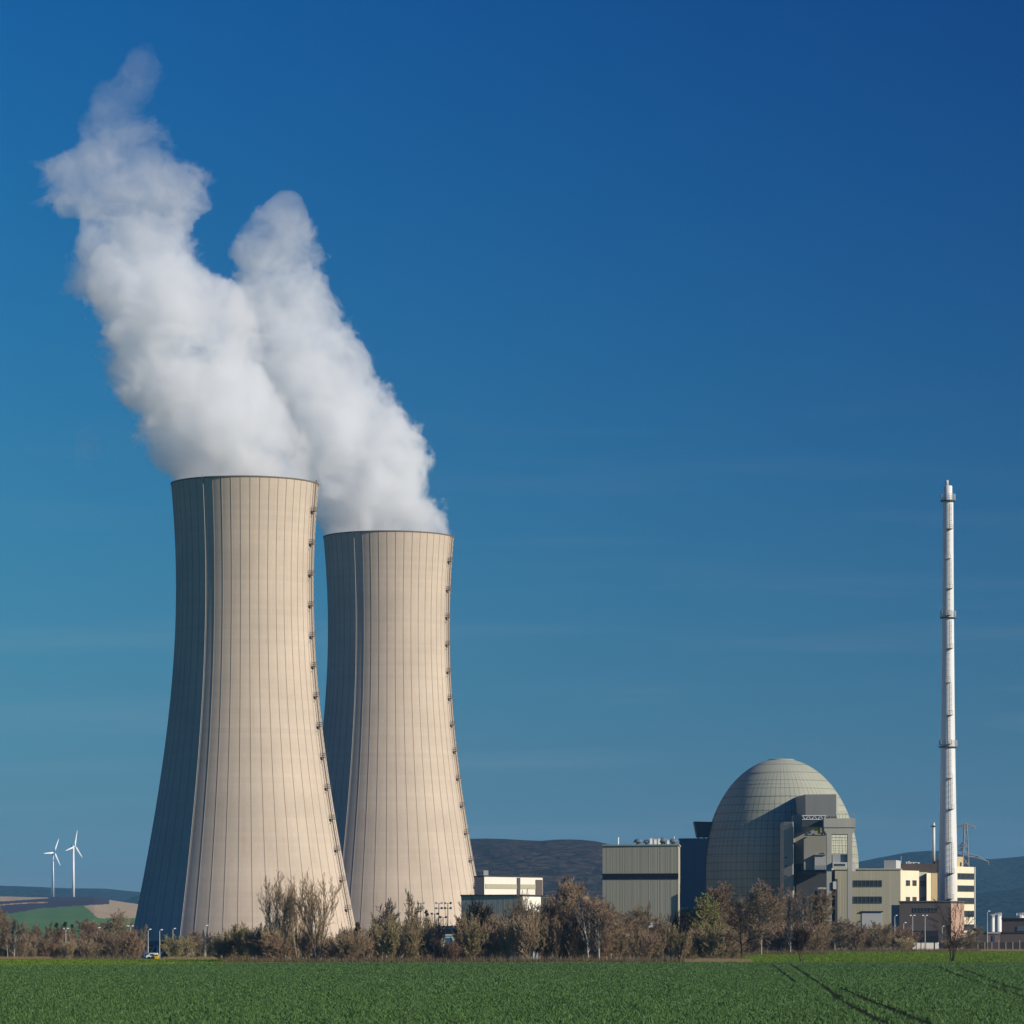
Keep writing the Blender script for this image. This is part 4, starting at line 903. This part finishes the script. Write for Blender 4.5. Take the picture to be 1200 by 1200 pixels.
proto('round_b', 'bare_tree', 13, 10, 4, ROUND, B_PALE, B_BROWN, 13); proto('round_r', 'bare_tree', 13, 10, 4, ROUND, B_TRUNK, B_RED, 14)
proto('oval_b', 'bare_tree', 12, 7, 4, OVAL, B_TRUNK, B_BROWN, 15); proto('oval_r', 'bare_tree', 12, 7, 4, OVAL, B_TRUNK, B_RED, 16); proto('oval_o', 'bare_tree', 12, 6.5, 4, OVAL, B_TRUNK, B_OLIVE, 17)
proto('birch', 'birch_tree', 12, 6.5, 4, OVAL, B_BIRCH, B_GREY, 18); proto('lone', 'bare_tree', 11, 8, 3, LONE, B_DARK, B_DARK, 19); proto('lone2', 'bare_tree', 11, 6.5, 3, dict(LONE, stems=4, lean=.28, n=(9, 8, 7), h0=.9, spread=34), B_TRUNK, B_DARK, 20)
proto('thin', 'bare_tree', 11, 6.5, 3, dict(stems=5, lean=.30, spread=34, up=.3, n=(7, 6, 4), first=.15, len=.45, h0=.9, r=.16, base=.3, tmin=.026), B_TRUNK, B_DARK, 41)
proto('willow', 'willow_tree', 11, 9, 3, dict(ROUND, up=.3, spread=34), B_PALE, B_OLIVE, 21, (5200, .16), L_GREEN)
proto('bush_b', 'shrub', 5, 6, 3, BUSH, None, B_BROWN, 22); proto('bush_r', 'shrub', 5, 6, 3, BUSH, None, B_RED, 23); proto('bush_o', 'shrub', 5, 6, 3, BUSH, None, B_OLIVE, 24)
proto('bush_t', 'shrub', 5, 6, 3, BUSH, None, B_TAN, 25); proto('bush_y', 'shrub', 5, 6, 3, BUSH, None, B_OLIVE, 26, (2600, .10), L_YEL)
conifer('fir', 9, 3.6, L_FIR, 31); conifer('firb', 7, 4.2, L_FIRB, 32)
TR_RND = random.Random(5)
def plant(key, px, top, hw, D, label, group=None):
    name, mt1, mc, H, W = KIND[key]; x = X_(px, D); z = zgf(x, D); h = max(1.0, Z_(top, D)-z); wd = 2*hw*D/F
    r = sroot(name, label, {'shrub': 'shrub'}.get(name, 'tree'), (x, D, z-.05), group)
    r.rotation_euler = (0, 0, TR_RND.uniform(0, 6.28)); r.scale = (wd/W, wd/W, h/H)
    for nm, m in (('trunk', mt1), ('crown' if name != 'shrub' else 'twigs', mc)):
        if m: c = bpy.data.objects.new(nm, m); COL.objects.link(c); c.parent = r
    return r
GT = 'bare trees in the belt before the plant'; GS = 'shrubs in the belt before the plant'
# (kind, column, top row, half width, distance, label)
TREES = [
 ('vase1', 329, 1029, 23, 668, 'left of the two tall vase-shaped tan trees before the left cooling tower'),
 ('vase2', 373, 1028, 27, 664, 'right and broader of the two tall vase-shaped tan trees before the left cooling tower'),
 ('vase2', 350, 1036, 22, 672, 'middle, slightly lower vase-shaped tan tree behind the other two before the left cooling tower'),
 ('firb', 419, 1081, 13, 690, 'brown pointed evergreen at the right foot of the left cooling tower'),
 ('birch', 447, 1054, 17, 700, 'greyish birch between the feet of the two cooling towers'),
 ('oval_o', 485, 1045, 15, 690, 'tall wispy olive tree before the middle of the farther cooling tower'),
 ('oval_o', 468, 1068, 14, 684, 'lower olive tree between the birch and the tall wispy tree'),
 ('fir', 500, 1066, 8, 900, 'small dark pointed evergreen before the farther cooling tower'),
 ('lone2', 560, 1056, 19, 672, 'dark bare tree before the left end of the blue-grey workshop'),
 ('oval_o', 590, 1056, 17, 676, 'olive bare tree before the middle of the blue-grey workshop'),
 ('vase1', 618, 1048, 17, 670, 'golden brown upright tree before the sunlit end of the workshop'),
 ('round_r', 655, 1030, 26, 682, 'large round brown crown right of the white hall, left of a paler one'),
 ('round_b', 683, 1036, 22, 676, 'tall brown crown with pale trunk, just left of the grey hall'),
 ('birch', 690, 1050, 15, 660, 'white-stemmed birch before the big brown crowns'),
 ('birch', 702, 1066, 16, 656, 'leaning white-stemmed birch at the left corner of the grey hall'),
 ('round_b', 716, 1056, 26, 672, 'broad brown crown before the left part of the grey hall'),
 ('oval_b', 741, 1078, 19, 668, 'lower brown tree before the middle of the grey hall'),
 ('oval_b', 778, 1073, 18, 690, 'brown bare tree before the right part of the grey hall'),
 ('lone2', 796, 1068, 14, 700, 'dark bare tree before the corner of the grey hall and the blue annex'),
 ('willow', 829, 1050, 25, 720, 'yellow-green budding willow before the left foot of the dome'),
 ('round_r', 846, 1036, 27, 900, 'reddish bare crown behind the yellow-green willow'),
 ('lone', 869, 1054, 24, 690, 'black bare tree with a forked pale trunk before the dome'),
 ('round_b', 892, 1038, 24, 880, 'brown bare crown behind the black bare tree'),
 ('oval_r', 912, 1036, 17, 930, 'tall reddish bare tree before the stair shaft of the dome'),
 ('birch', 926, 1052, 13, 900, 'white-stemmed birch below the stair shaft'),
 ('birch', 943, 1048, 13, 905, 'white-stemmed birch left of the hoist portal'),
 ('oval_r', 935, 1042, 17, 950, 'reddish bare tree between the two birches near the hoist portal'),
 ('round_r', 957, 1044, 22, 940, 'rust-coloured bare crown before the left leg of the hoist portal'),
 ('lone2', 938, 1088, 11, 655, 'small thin bare tree standing alone at the edge of the wheat'),
 ('round_b', 978, 1078, 20, 1010, 'brown bare tree between the legs of the hoist portal'),
 ('oval_r', 1004, 1078, 18, 1015, 'orange-brown bare tree right of the hoist portal'),
 ('oval_o', 1030, 1080, 19, 1010, 'grey-olive bare tree before the roller door of the grey-green building'),
 ('thin', 1117, 1054, 23, 665, 'lone dark bare tree forking low, before the brown hall'),
 ('round_b', 1136, 1086, 14, 1035, 'olive-brown tree before the foot of the cream tower block'),
 ('round_b', 9, 1066, 14, 860, 'tall bare tree at the left edge of the picture'),
 ('birch', 16, 1078, 12, 850, 'pale-stemmed birch beside the tall bare tree at the left edge'),
 ('oval_b', 30, 1082, 13, 900, 'brown bare tree, first to the right of the left-edge birch'),
 ('oval_b', 48, 1081, 13, 905, 'brown bare tree just left of the dark green evergreens'),
 ('oval_r', 62, 1086, 12, 900, 'brown bare tree before the dark green evergreens'),
 ('fir', 66, 1081, 8, 960, 'left of the three dark green evergreens under the hill'), ('fir', 76, 1080, 9, 965, 'middle of the three dark green evergreens under the hill'), ('fir', 85, 1083, 8, 960, 'right of the three dark green evergreens under the hill'),
 ('round_r', 104, 1078, 19, 930, 'reddish-brown crown right of the dark green evergreens'),
 ('round_b', 128, 1070, 19, 980, 'tallest pale brown crown left of the left cooling tower'),
 ('oval_b', 145, 1078, 16, 940, 'brown bare tree between the pale brown crown and the cooling tower'),
 ('oval_b', 163, 1085, 11, 915, 'brown bare tree touching the shaded foot of the left cooling tower'),
 ('round_b', 226, 1091, 14, 900, 'golden brown small tree at the lit foot of the left cooling tower'),
 ('birch', 241, 1090, 9, 890, 'small birch with leaning white stems at the left tower foot'),
 ('oval_o', 258, 1096, 13, 900, 'small olive tree right of the leaning birch'),
]
for t in TREES: plant(*t[:5], t[5], GT)
SHR = [('bush_y', 203, 1097, 14, 870, 'pale yellow-green budding shrub before the shaded foot of the left tower'), ('bush_t', 80, 1103, 10, 860, 'pale tan shrub below the leftmost street lamp'),
 ('bush_t', 39, 1110, 5, 850, 'small orange-tan shrub near the left edge'), ('bush_y', 286, 1086, 16, 680, 'yellowish shrub left of the two vase-shaped trees'), ('bush_r', 322, 1095, 16, 660, 'reddish shrub at the foot of the left vase-shaped tree'),
 ('bush_r', 530, 1103, 12, 655, 'red-brown shrub below the white kiosk'), ('bush_t', 955, 1100, 12, 960, 'round tan shrub left of the hoist portal'), ('bush_t', 1060, 1098, 13, 1030, 'tan shrub at the foot of the brown hall')]
for t in SHR: plant(*t[:5], t[5], GS)
rr_ = random.Random(77)
ORD = 'first second third fourth fifth sixth seventh eighth ninth tenth eleventh twelfth thirteenth fourteenth fifteenth sixteenth seventeenth eighteenth nineteenth twentieth'.split()
ORD += ['twenty-'+q for q in ORD[:9]]
def fill(x0, x1, step, top, base_D, keys, hw, lab, behind=0):
    """fills a stretch of the belt; members of one stretch that nothing tells apart share a label."""
    px = x0; k = 0
    while px < x1:
        D = base_D + rr_.uniform(0, 45) + behind; plant(rr_.choice(keys), px+rr_.uniform(-2, 2), top+rr_.uniform(-7, 7), hw*rr_.uniform(.8, 1.25), D, lab + ', ' + ORD[k] + ' from left', GS); k += 1
        px += step*rr_.uniform(.8, 1.2)
L_ = 'belt left of the left cooling tower'
fill(-4, 165, 8, 1097, 880, ['bush_b', 'bush_b', 'bush_r'], 11, 'low brown shrub in the belt left of the left cooling tower')
fill(208, 262, 9, 1103, 880, ['bush_b', 'bush_t', 'bush_o'], 9, 'low brown shrub before the sunlit left foot of the left cooling tower')
fill(262, 312, 8, 1090, 664, ['bush_o', 'bush_b', 'bush_o'], 13, 'olive-brown shrub left of the two vase-shaped trees')
fill(312, 410, 8, 1094, 660, ['bush_b', 'bush_r', 'bush_b', 'bush_t'], 12, 'brown shrub under the two vase-shaped trees')
fill(404, 440, 7, 1092, 660, ['bush_r', 'bush_b'], 12, 'reddish-brown shrub between the feet of the two cooling towers')
fill(440, 512, 7, 1082, 660, ['bush_o', 'bush_o', 'bush_b'], 13, 'olive shrub before the farther cooling tower')
fill(510, 545, 8, 1106, 658, ['bush_r', 'bush_b', 'bush_t'], 9, 'low brown shrub before the pump house')
fill(545, 640, 7, 1078, 660, ['bush_b', 'bush_t', 'bush_b', 'bush_o'], 14, 'brown shrub before the blue-grey workshop')
fill(640, 700, 8, 1078, 660, ['bush_b', 'bush_b', 'bush_r'], 15, 'dense brown shrub before the dark glazed building')
fill(700, 760, 8, 1086, 660, ['bush_b', 'bush_b', 'bush_r'], 14, 'dense brown shrub before the grey black-banded hall')
fill(755, 815, 9, 1090, 690, ['bush_b', 'bush_o', 'bush_b'], 13, 'brown shrub before the dark blue annex')
fill(815, 870, 9, 1088, 690, ['bush_b', 'bush_o', 'bush_b'], 14, 'brown shrub under the willow and the black bare tree')
fill(870, 968, 8, 1082, 900, ['bush_b', 'bush_b', 'bush_r'], 14, 'brown shrub before the right half of the dome')
fill(962, 1066, 8, 1089, 1020, ['bush_b', 'bush_r', 'bush_o'], 13, 'brown shrub between the hoist portal and the brown hall')
fill(1110, 1146, 9, 1100, 1030, ['bush_b', 'bush_o'], 10, 'low brown shrub before the cream tower block')
# thinner young trees that fill the belt between the named ones
fill(-5, 165, 15, 1088, 905, ['oval_b', 'oval_r', 'round_b'], 11, 'young brown tree in the belt left of the left cooling tower')
fill(548, 642, 14, 1066, 672, ['oval_b', 'oval_o', 'round_b'], 14, 'young brown tree before the blue-grey workshop')
fill(640, 760, 13, 1058, 674, ['oval_b', 'round_b', 'round_b'], 16, 'young brown tree among the large crowns before the grey hall')
fill(765, 820, 15, 1078, 700, ['oval_b', 'oval_r'], 13, 'young brown tree before the dark blue annex')
fill(850, 965, 13, 1058, 905, ['oval_b', 'round_b', 'oval_o'], 15, 'young brown tree before the right half of the dome')
fill(968, 1045, 16, 1082, 1020, ['oval_b', 'oval_r', 'oval_o'], 13, 'young brown tree between the hoist portal and the brown hall')
fill(440, 500, 14, 1072, 680, ['oval_o', 'oval_b'], 13, 'young olive tree before the farther cooling tower')
# dry verge along the edge of the crop
def verge():
    rg = np.random.default_rng(3); P_ = []
    for x0, x1, d0, d1, n in ((800, 880, 645, 668, 500), (190, 290, 760, 860, 400), (1070, 1200, 1015, 1040, 500), (0, 60, 760, 860, 300)):
        px = rg.uniform(x0, x1, n); D = rg.uniform(d0, d1, n); P_.append(np.stack([(px-CX)*D/F, D], -1))
    p = np.concatenate(P_); NB = 9; n = len(p)*NB; b = np.repeat(p, NB, 0)+rg.normal(0, .22, (len(p)*NB, 2)); z = zg(b[:, 0], b[:, 1]); h = rg.uniform(.2, .75, n); a = rg.uniform(0, 6.28, n); w_ = .03
    V = np.stack([np.stack([b[:, 0]-w_, b[:, 1], z], -1), np.stack([b[:, 0]+w_, b[:, 1], z], -1), np.stack([b[:, 0]+np.cos(a)*.2, b[:, 1]+np.sin(a)*.2, z+h], -1)], 1).reshape(-1, 3)
    return V, np.arange(3*n).reshape(-1, 3)
V, Fq = verge(); o = link_mesh('dry_grass', V, Fq, M_DRY); tag(o, 'dry straw-coloured grass along the far edge of the field', kind='stuff')
def under():
    rg = np.random.default_rng(13); P_ = []
    for x0, x1, d0, d1, n in ((262, 815, 648, 660, 5200), (815, 872, 676, 690, 600), (-6, 168, 868, 880, 1300), (210, 262, 862, 880, 400), (868, 970, 886, 900, 900), (962, 1148, 1000, 1022, 1500)):
        px = rg.uniform(x0, x1, n); D = rg.uniform(d0, d1, n); P_.append(np.stack([(px-CX)*D/F, D], -1))
    p = np.concatenate(P_); NB = 7; n = len(p)*NB; b = np.repeat(p, NB, 0)+rg.normal(0, .3, (len(p)*NB, 2)); z = zg(b[:, 0], b[:, 1])-.05; h = np.repeat(rg.gamma(2.5, .22, len(p)), NB)*rg.uniform(.5, 1.2, n); a = rg.uniform(0, 6.28, n); w_ = .035; a2 = rg.uniform(0, 3.14, n)
    V = np.stack([np.stack([b[:, 0]-w_*np.cos(a2), b[:, 1]-w_*np.sin(a2), z], -1), np.stack([b[:, 0]+w_*np.cos(a2), b[:, 1]+w_*np.sin(a2), z], -1), np.stack([b[:, 0]+np.cos(a)*.3*h, b[:, 1]+np.sin(a)*.3*h, z+h], -1)], 1).reshape(-1, 3)
    return V, np.arange(3*n).reshape(-1, 3)
V, Fq = under(); o = link_mesh('undergrowth', V, Fq, B_UNDER); tag(o, 'brown tangled undergrowth at the foot of the trees', kind='stuff')
# meadow blades beyond the crop
def meadow():
    rg = np.random.default_rng(9); n = 150000; px = np.concatenate([rg.uniform(-20, 300, n//3), rg.uniform(850, 1220, n-n//3)]); D = np.concatenate([rg.uniform(520, 860, n//3), rg.uniform(610, 1045, n-n//3)])
    X = (px-CX)*D/F; k = D > wheat_end(X)+.5; X, D = X[k], D[k]; m = len(X); z = zg(X, D); h = rg.uniform(.06, .16, m); w_ = rg.uniform(.05, .12, m); a = rg.uniform(0, 6.28, m)
    V = np.stack([np.stack([X-w_*np.cos(a), D-w_*np.sin(a), z], -1), np.stack([X+w_*np.cos(a), D+w_*np.sin(a), z], -1), np.stack([X+.05*np.sin(a), D, z+h], -1)], 1).reshape(-1, 3)
    return V, np.arange(3*m).reshape(-1, 3)
V, Fq = meadow(); o = link_mesh('meadow_grass', V, Fq, M_GRASS); tag(o, 'short bright green meadow grass beyond the crop', kind='stuff')
#</TREES>
#<STEAM>
# ------------------------------------------------------------------ steam: closed lumpy hulls filled with vapour
def vapour(name, dens, lo=.36, hi=.56, scale=.045, col=(1, 1, 1), aniso=.2):
    """white vapour whose density breaks up into billows; step_rate keeps the march short."""
    m = bpy.data.materials.new(name); m.use_nodes = True; t = m.node_tree; t.nodes.clear()
    v = t.nodes.new('ShaderNodeVolumePrincipled'); v.inputs['Color'].default_value = (*col, 1); v.inputs['Anisotropy'].default_value = aniso
    co = t.nodes.new('ShaderNodeTexCoord'); n = t.nodes.new('ShaderNodeTexNoise'); n.inputs['Scale'].default_value = scale; n.inputs['Detail'].default_value = 4; n.inputs['Roughness'].default_value = .62; n.inputs['Distortion'].default_value = .6
    t.links.new(co.outputs['Object'], n.inputs['Vector']); r = t.nodes.new('ShaderNodeMapRange'); r.interpolation_type = 'SMOOTHSTEP'; r.inputs[1].default_value = lo; r.inputs[2].default_value = hi; r.inputs[3].default_value = .0; r.inputs[4].default_value = dens
    t.links.new(n.outputs['Fac'], r.inputs[0]); t.links.new(r.outputs[0], v.inputs['Density'])
    o = t.nodes.new('ShaderNodeOutputMaterial'); t.links.new(v.outputs[0], o.inputs['Volume']); m.cycles.volume_step_rate = .35
    return m
ICO = None
def ico():
    import bmesh
    bm = bmesh.new(); bmesh.ops.create_icosphere(bm, subdivisions=2, radius=1); V = np.array([v.co[:] for v in bm.verts]); Fq = np.array([[v.index for v in f.verts] for f in bm.faces]); bm.free(); return V, Fq
ICV, ICF = ico()
def hull(name, puffs, m, vox, parent, seed, disp=3.0):
    n = len(puffs); c = np.array([p[:3] for p in puffs]); r = np.array([p[3] for p in puffs])
    V = (ICV[None]*r[:, None, None] + c[:, None]).reshape(-1, 3); Fq = (ICF[None] + (np.arange(n)*len(ICV))[:, None, None]).reshape(-1, 3)
    o = link_mesh(name, V, Fq, m, parent)
    md = o.modifiers.new('join', 'REMESH'); md.mode = 'VOXEL'; md.voxel_size = vox
    for i, (sz, st) in enumerate(((22, 6.0*disp/2), (9, 4.0*disp/2), (4, 1.8*disp/2))):
        tx = bpy.data.textures.new(name+'_billow', 'CLOUDS'); tx.noise_scale = sz; tx.noise_depth = 2; d = o.modifiers.new('billow', 'DISPLACE'); d.texture = tx; d.strength = st; d.mid_level = .5; d.texture_coords = 'LOCAL'
    return o
def puffs_along(axis, D, depth, seed, n=26, edge=.34, keep=1.0):
    """axis rows: (px, py, half width in px); clusters of puffs whose outline billows like the plume."""
    rg = random.Random(seed); out = []; ys = [a[1] for a in axis][::-1]; xs_ = [a[0] for a in axis][::-1]; hs = [a[2] for a in axis][::-1]
    y = axis[0][1]; k = D/F
    while y > axis[-1][1]:
        px = np.interp(y, ys, xs_); hw = np.interp(y, ys, hs); Rm = hw*k
        for i in range(int(n)):
            a = rg.uniform(0, 6.283); rad = Rm*(rg.random()**.5)*(1-edge*.75); r = Rm*edge*rg.uniform(.4, 1.2)*min(1, 1.35-rad/Rm*.6)
            out.append((X_(px, D)+rad*math.cos(a), D+depth(y)+rad*math.sin(a)*.8, Z_(y, D)+rg.uniform(-1, 1)*hw*k*.2, r))
        for q in range(3): out.append((X_(px, D)+rg.uniform(-.2, .2)*Rm, D+depth(y), Z_(y, D), Rm*.62))
        y -= hw*.22
    return out

def plume_vapour(name, axis, D, lean, dens, rough, seed):
    """white vapour round a bent axis: its density falls off from the axis and noise eats into the outline."""
    m = bpy.data.materials.new(name); m.use_nodes = True; t = m.node_tree; t.nodes.clear(); L = t.links
    zs = [Z_(a[1], D) for a in axis]; z0, z1 = zs[0], zs[-1]; ts = [(z-z0)/(z1-z0) for z in zs]
    xs_ = [X_(a[0], D) for a in axis]; rs = [a[2]*D/F for a in axis]
    def M(op, a, b_=None, c_=None):
        x = t.nodes.new('ShaderNodeMath'); x.operation = op
        for i, q in enumerate((a, b_, c_)):
            if q is None: continue
            if hasattr(q, 'links'): L.new(q, x.inputs[i])
            else: x.inputs[i].default_value = q
        return x.outputs[0]
    def curve(vals, inp):
        lo, hi = min(vals), max(vals); n = t.nodes.new('ShaderNodeFloatCurve'); c = n.mapping.curves[0]; n.mapping.use_clip = False
        pts_ = list(zip(ts, [(q-lo)/(hi-lo) for q in vals]))
        c.points[0].location = pts_[0]; c.points[1].location = pts_[-1]
        for q in pts_[1:-1]: c.points.new(*q)
        n.mapping.update(); L.new(inp, n.inputs['Value']); return M('MULTIPLY_ADD', n.outputs[0], hi-lo, lo)
    co = t.nodes.new('ShaderNodeNewGeometry'); sp = t.nodes.new('ShaderNodeSeparateXYZ'); L.new(co.outputs['Position'], sp.inputs[0])
    wn = t.nodes.new('ShaderNodeTexNoise'); wn.inputs['Scale'].default_value = .022; wn.inputs['Detail'].default_value = 1
    L.new(co.outputs['Position'], wn.inputs['Vector']); wsep = t.nodes.new('ShaderNodeSeparateColor'); L.new(wn.outputs['Color'], wsep.inputs[0])
    tt = M('MULTIPLY', M('SUBTRACT', sp.outputs[2], z0), 1/(z1-z0)); tt = M('MINIMUM', M('MAXIMUM', tt, 0.0), 1.0)
    cx_ = curve(xs_, tt); rr = curve(rs, tt)
    amp = M('MULTIPLY_ADD', tt, 7.0, 2.0)
    dx = M('SUBTRACT', M('SUBTRACT', sp.outputs[0], cx_), M('MULTIPLY', M('SUBTRACT', wsep.outputs[0], .5), amp))
    dy = M('MULTIPLY', M('SUBTRACT', M('SUBTRACT', sp.outputs[1], D), M('MULTIPLY', tt, lean)), 1.15)
    d = M('DIVIDE', M('SQRT', M('ADD', M('MULTIPLY', dx, dx), M('MULTIPLY', dy, dy))), M('MAXIMUM', rr, .5))
    n = t.nodes.new('ShaderNodeTexNoise'); n.noise_dimensions = '4D'; n.inputs['W'].default_value = seed; n.inputs['Scale'].default_value = .070; n.inputs['Detail'].default_value = 7; n.inputs['Roughness'].default_value = .66; n.inputs['Distortion'].default_value = .5
    L.new(co.outputs['Position'], n.inputs['Vector'])
    ra = curve([a[1] for a in rough], tt) if False else M('MULTIPLY_ADD', tt, rough[1]-rough[0], rough[0])
    e = M('ADD', M('SUBTRACT', 1.0, d), M('MULTIPLY', M('SUBTRACT', n.outputs['Fac'], .5), ra))
    mr = t.nodes.new('ShaderNodeMapRange'); mr.interpolation_type = 'SMOOTHSTEP'; mr.inputs[1].default_value = 0.0; mr.inputs[2].default_value = .10; L.new(e, mr.inputs[0])
    # thin hollows inside, stronger with height
    hol = t.nodes.new('ShaderNodeMapRange'); hol.inputs[1].default_value = .38; hol.inputs[2].default_value = .60; hol.inputs[3].default_value = .12; hol.inputs[4].default_value = 1.35; L.new(n.outputs['Fac'], hol.inputs[0])
    dn = curve([np.interp(q, [0, .22, .45, .62, .72, .85, 1], dens) for q in ts], tt)
    v = t.nodes.new('ShaderNodeVolumePrincipled'); v.inputs['Color'].default_value = (.982, .990, .995, 1); v.inputs['Anisotropy'].default_value = .15
    L.new(M('MULTIPLY', M('MULTIPLY', mr.outputs[0], dn), hol.outputs[0]), v.inputs['Density'])
    o = t.nodes.new('ShaderNodeOutputMaterial'); L.new(v.outputs[0], o.inputs['Volume']); m.cycles.volume_step_rate = .22
    return m
def plume_hull(name, axis, D, lean, m, parent, grow=1.38):
    """closed tube round the axis, a little wider than the steam it holds."""
    zs = [Z_(a[1], D) for a in axis]; z0, z1 = zs[0], zs[-1]; V = []; n = 40; A = []
    for z in np.linspace(z0, z1, 60):
        x = np.interp(z, zs, [X_(a[0], D) for a in axis]); r = np.interp(z, zs, [a[2]*D/F for a in axis]); t_ = (z-z0)/(z1-z0); k = r*(1 + (grow-1)*min(1, t_*9)) + min(6, t_*60)*.7
        if t_ < .02: k = r
        A.append((x, z, k))
        V += [(x+k*math.cos(2*math.pi*i/n), D+t_*lean+k*math.sin(2*math.pi*i/n), z) for i in range(n)]
    Fq = [(j*n+i, j*n+(i+1) % n, (j+1)*n+(i+1) % n, (j+1)*n+i) for j in range(59) for i in range(n)] + [tuple(range(n))[::-1], tuple(59*n+i for i in range(n))]
    return link_mesh(name, V, Fq, m, parent, True)
b = sroot('steam_plume', 'left steam plume, rising thick and white from the nearer cooling tower and thinning upward', 'steam plume', (X_(287, 1180), 1180, ZT), 'steam plumes over the cooling towers')
AX1 = [(285, 580, 70), (284, 566, 80), (277, 550, 86), (266, 530, 95), (252, 500, 98), (226, 450, 98), (208, 400, 92), (200, 360, 96), (182, 330, 98), (163, 310, 84), (150, 290, 76), (146, 270, 70), (145, 250, 64), (144, 235, 66), (128, 215, 90), (122, 190, 92), (122, 170, 86), (126, 150, 64), (126, 130, 48), (122, 110, 44), (128, 90, 37), (135, 70, 36), (143, 48, 30), (149, 26, 20), (152, 8, 8)]
plume_hull('vapour_column', AX1, 1180, 48, plume_vapour('left_steam', AX1, 1180, 48, [.12, .12, .08, .042, .028, .017, .010], (1.2, 3.1), 1.7), b)
wsp = puffs_along([(95, 540, 12), (108, 520, 20), (95, 505, 10)], 1180, lambda y: 5, 4, 6, .45)
hull('faint_wisp', wsp, vapour('wispy_steam', .02, .42, .7, .07), 1.6, b, 4, 2.0)
b = sroot('steam_plume', 'right steam plume, leaning left from the farther cooling tower to a blunt tip', 'steam plume', (X_(455.5, D2), D2, ZT), 'steam plumes over the cooling towers')
AX2 = [(453, 645, 64), (451, 628, 72), (441, 600, 79), (428, 560, 82), (410, 520, 86), (392, 480, 85), (370, 440, 83), (350, 400, 78), (331, 360, 70), (318, 320, 58), (317, 280, 48), (318, 250, 42), (322, 232, 35), (326, 218, 28), (330, 205, 18), (331, 194, 7)]
plume_hull('vapour_column', AX2, D2, 45, plume_vapour('right_steam', AX2, D2, 45, [.12, .12, .10, .08, .065, .05, .034], (1.2, 2.2), 5.2), b)
#</STEAM>
#<HAZE>
# ------------------------------------------------------------------ haze
m = bpy.data.materials.new('air'); m.use_nodes = True; t = m.node_tree; t.nodes.clear()
v = t.nodes.new('ShaderNodeVolumePrincipled'); v.inputs['Color'].default_value = (.22, .55, .95, 1); v.inputs['Density'].default_value = 4e-5; v.inputs['Anisotropy'].default_value = 0
oo = t.nodes.new('ShaderNodeOutputMaterial'); t.links.new(v.outputs[0], oo.inputs['Volume'])
hz = MB().box(-9400, 9400, -80, 13400, -6, 330).build('haze', m); hz['kind'] = 'stuff'
#</HAZE>
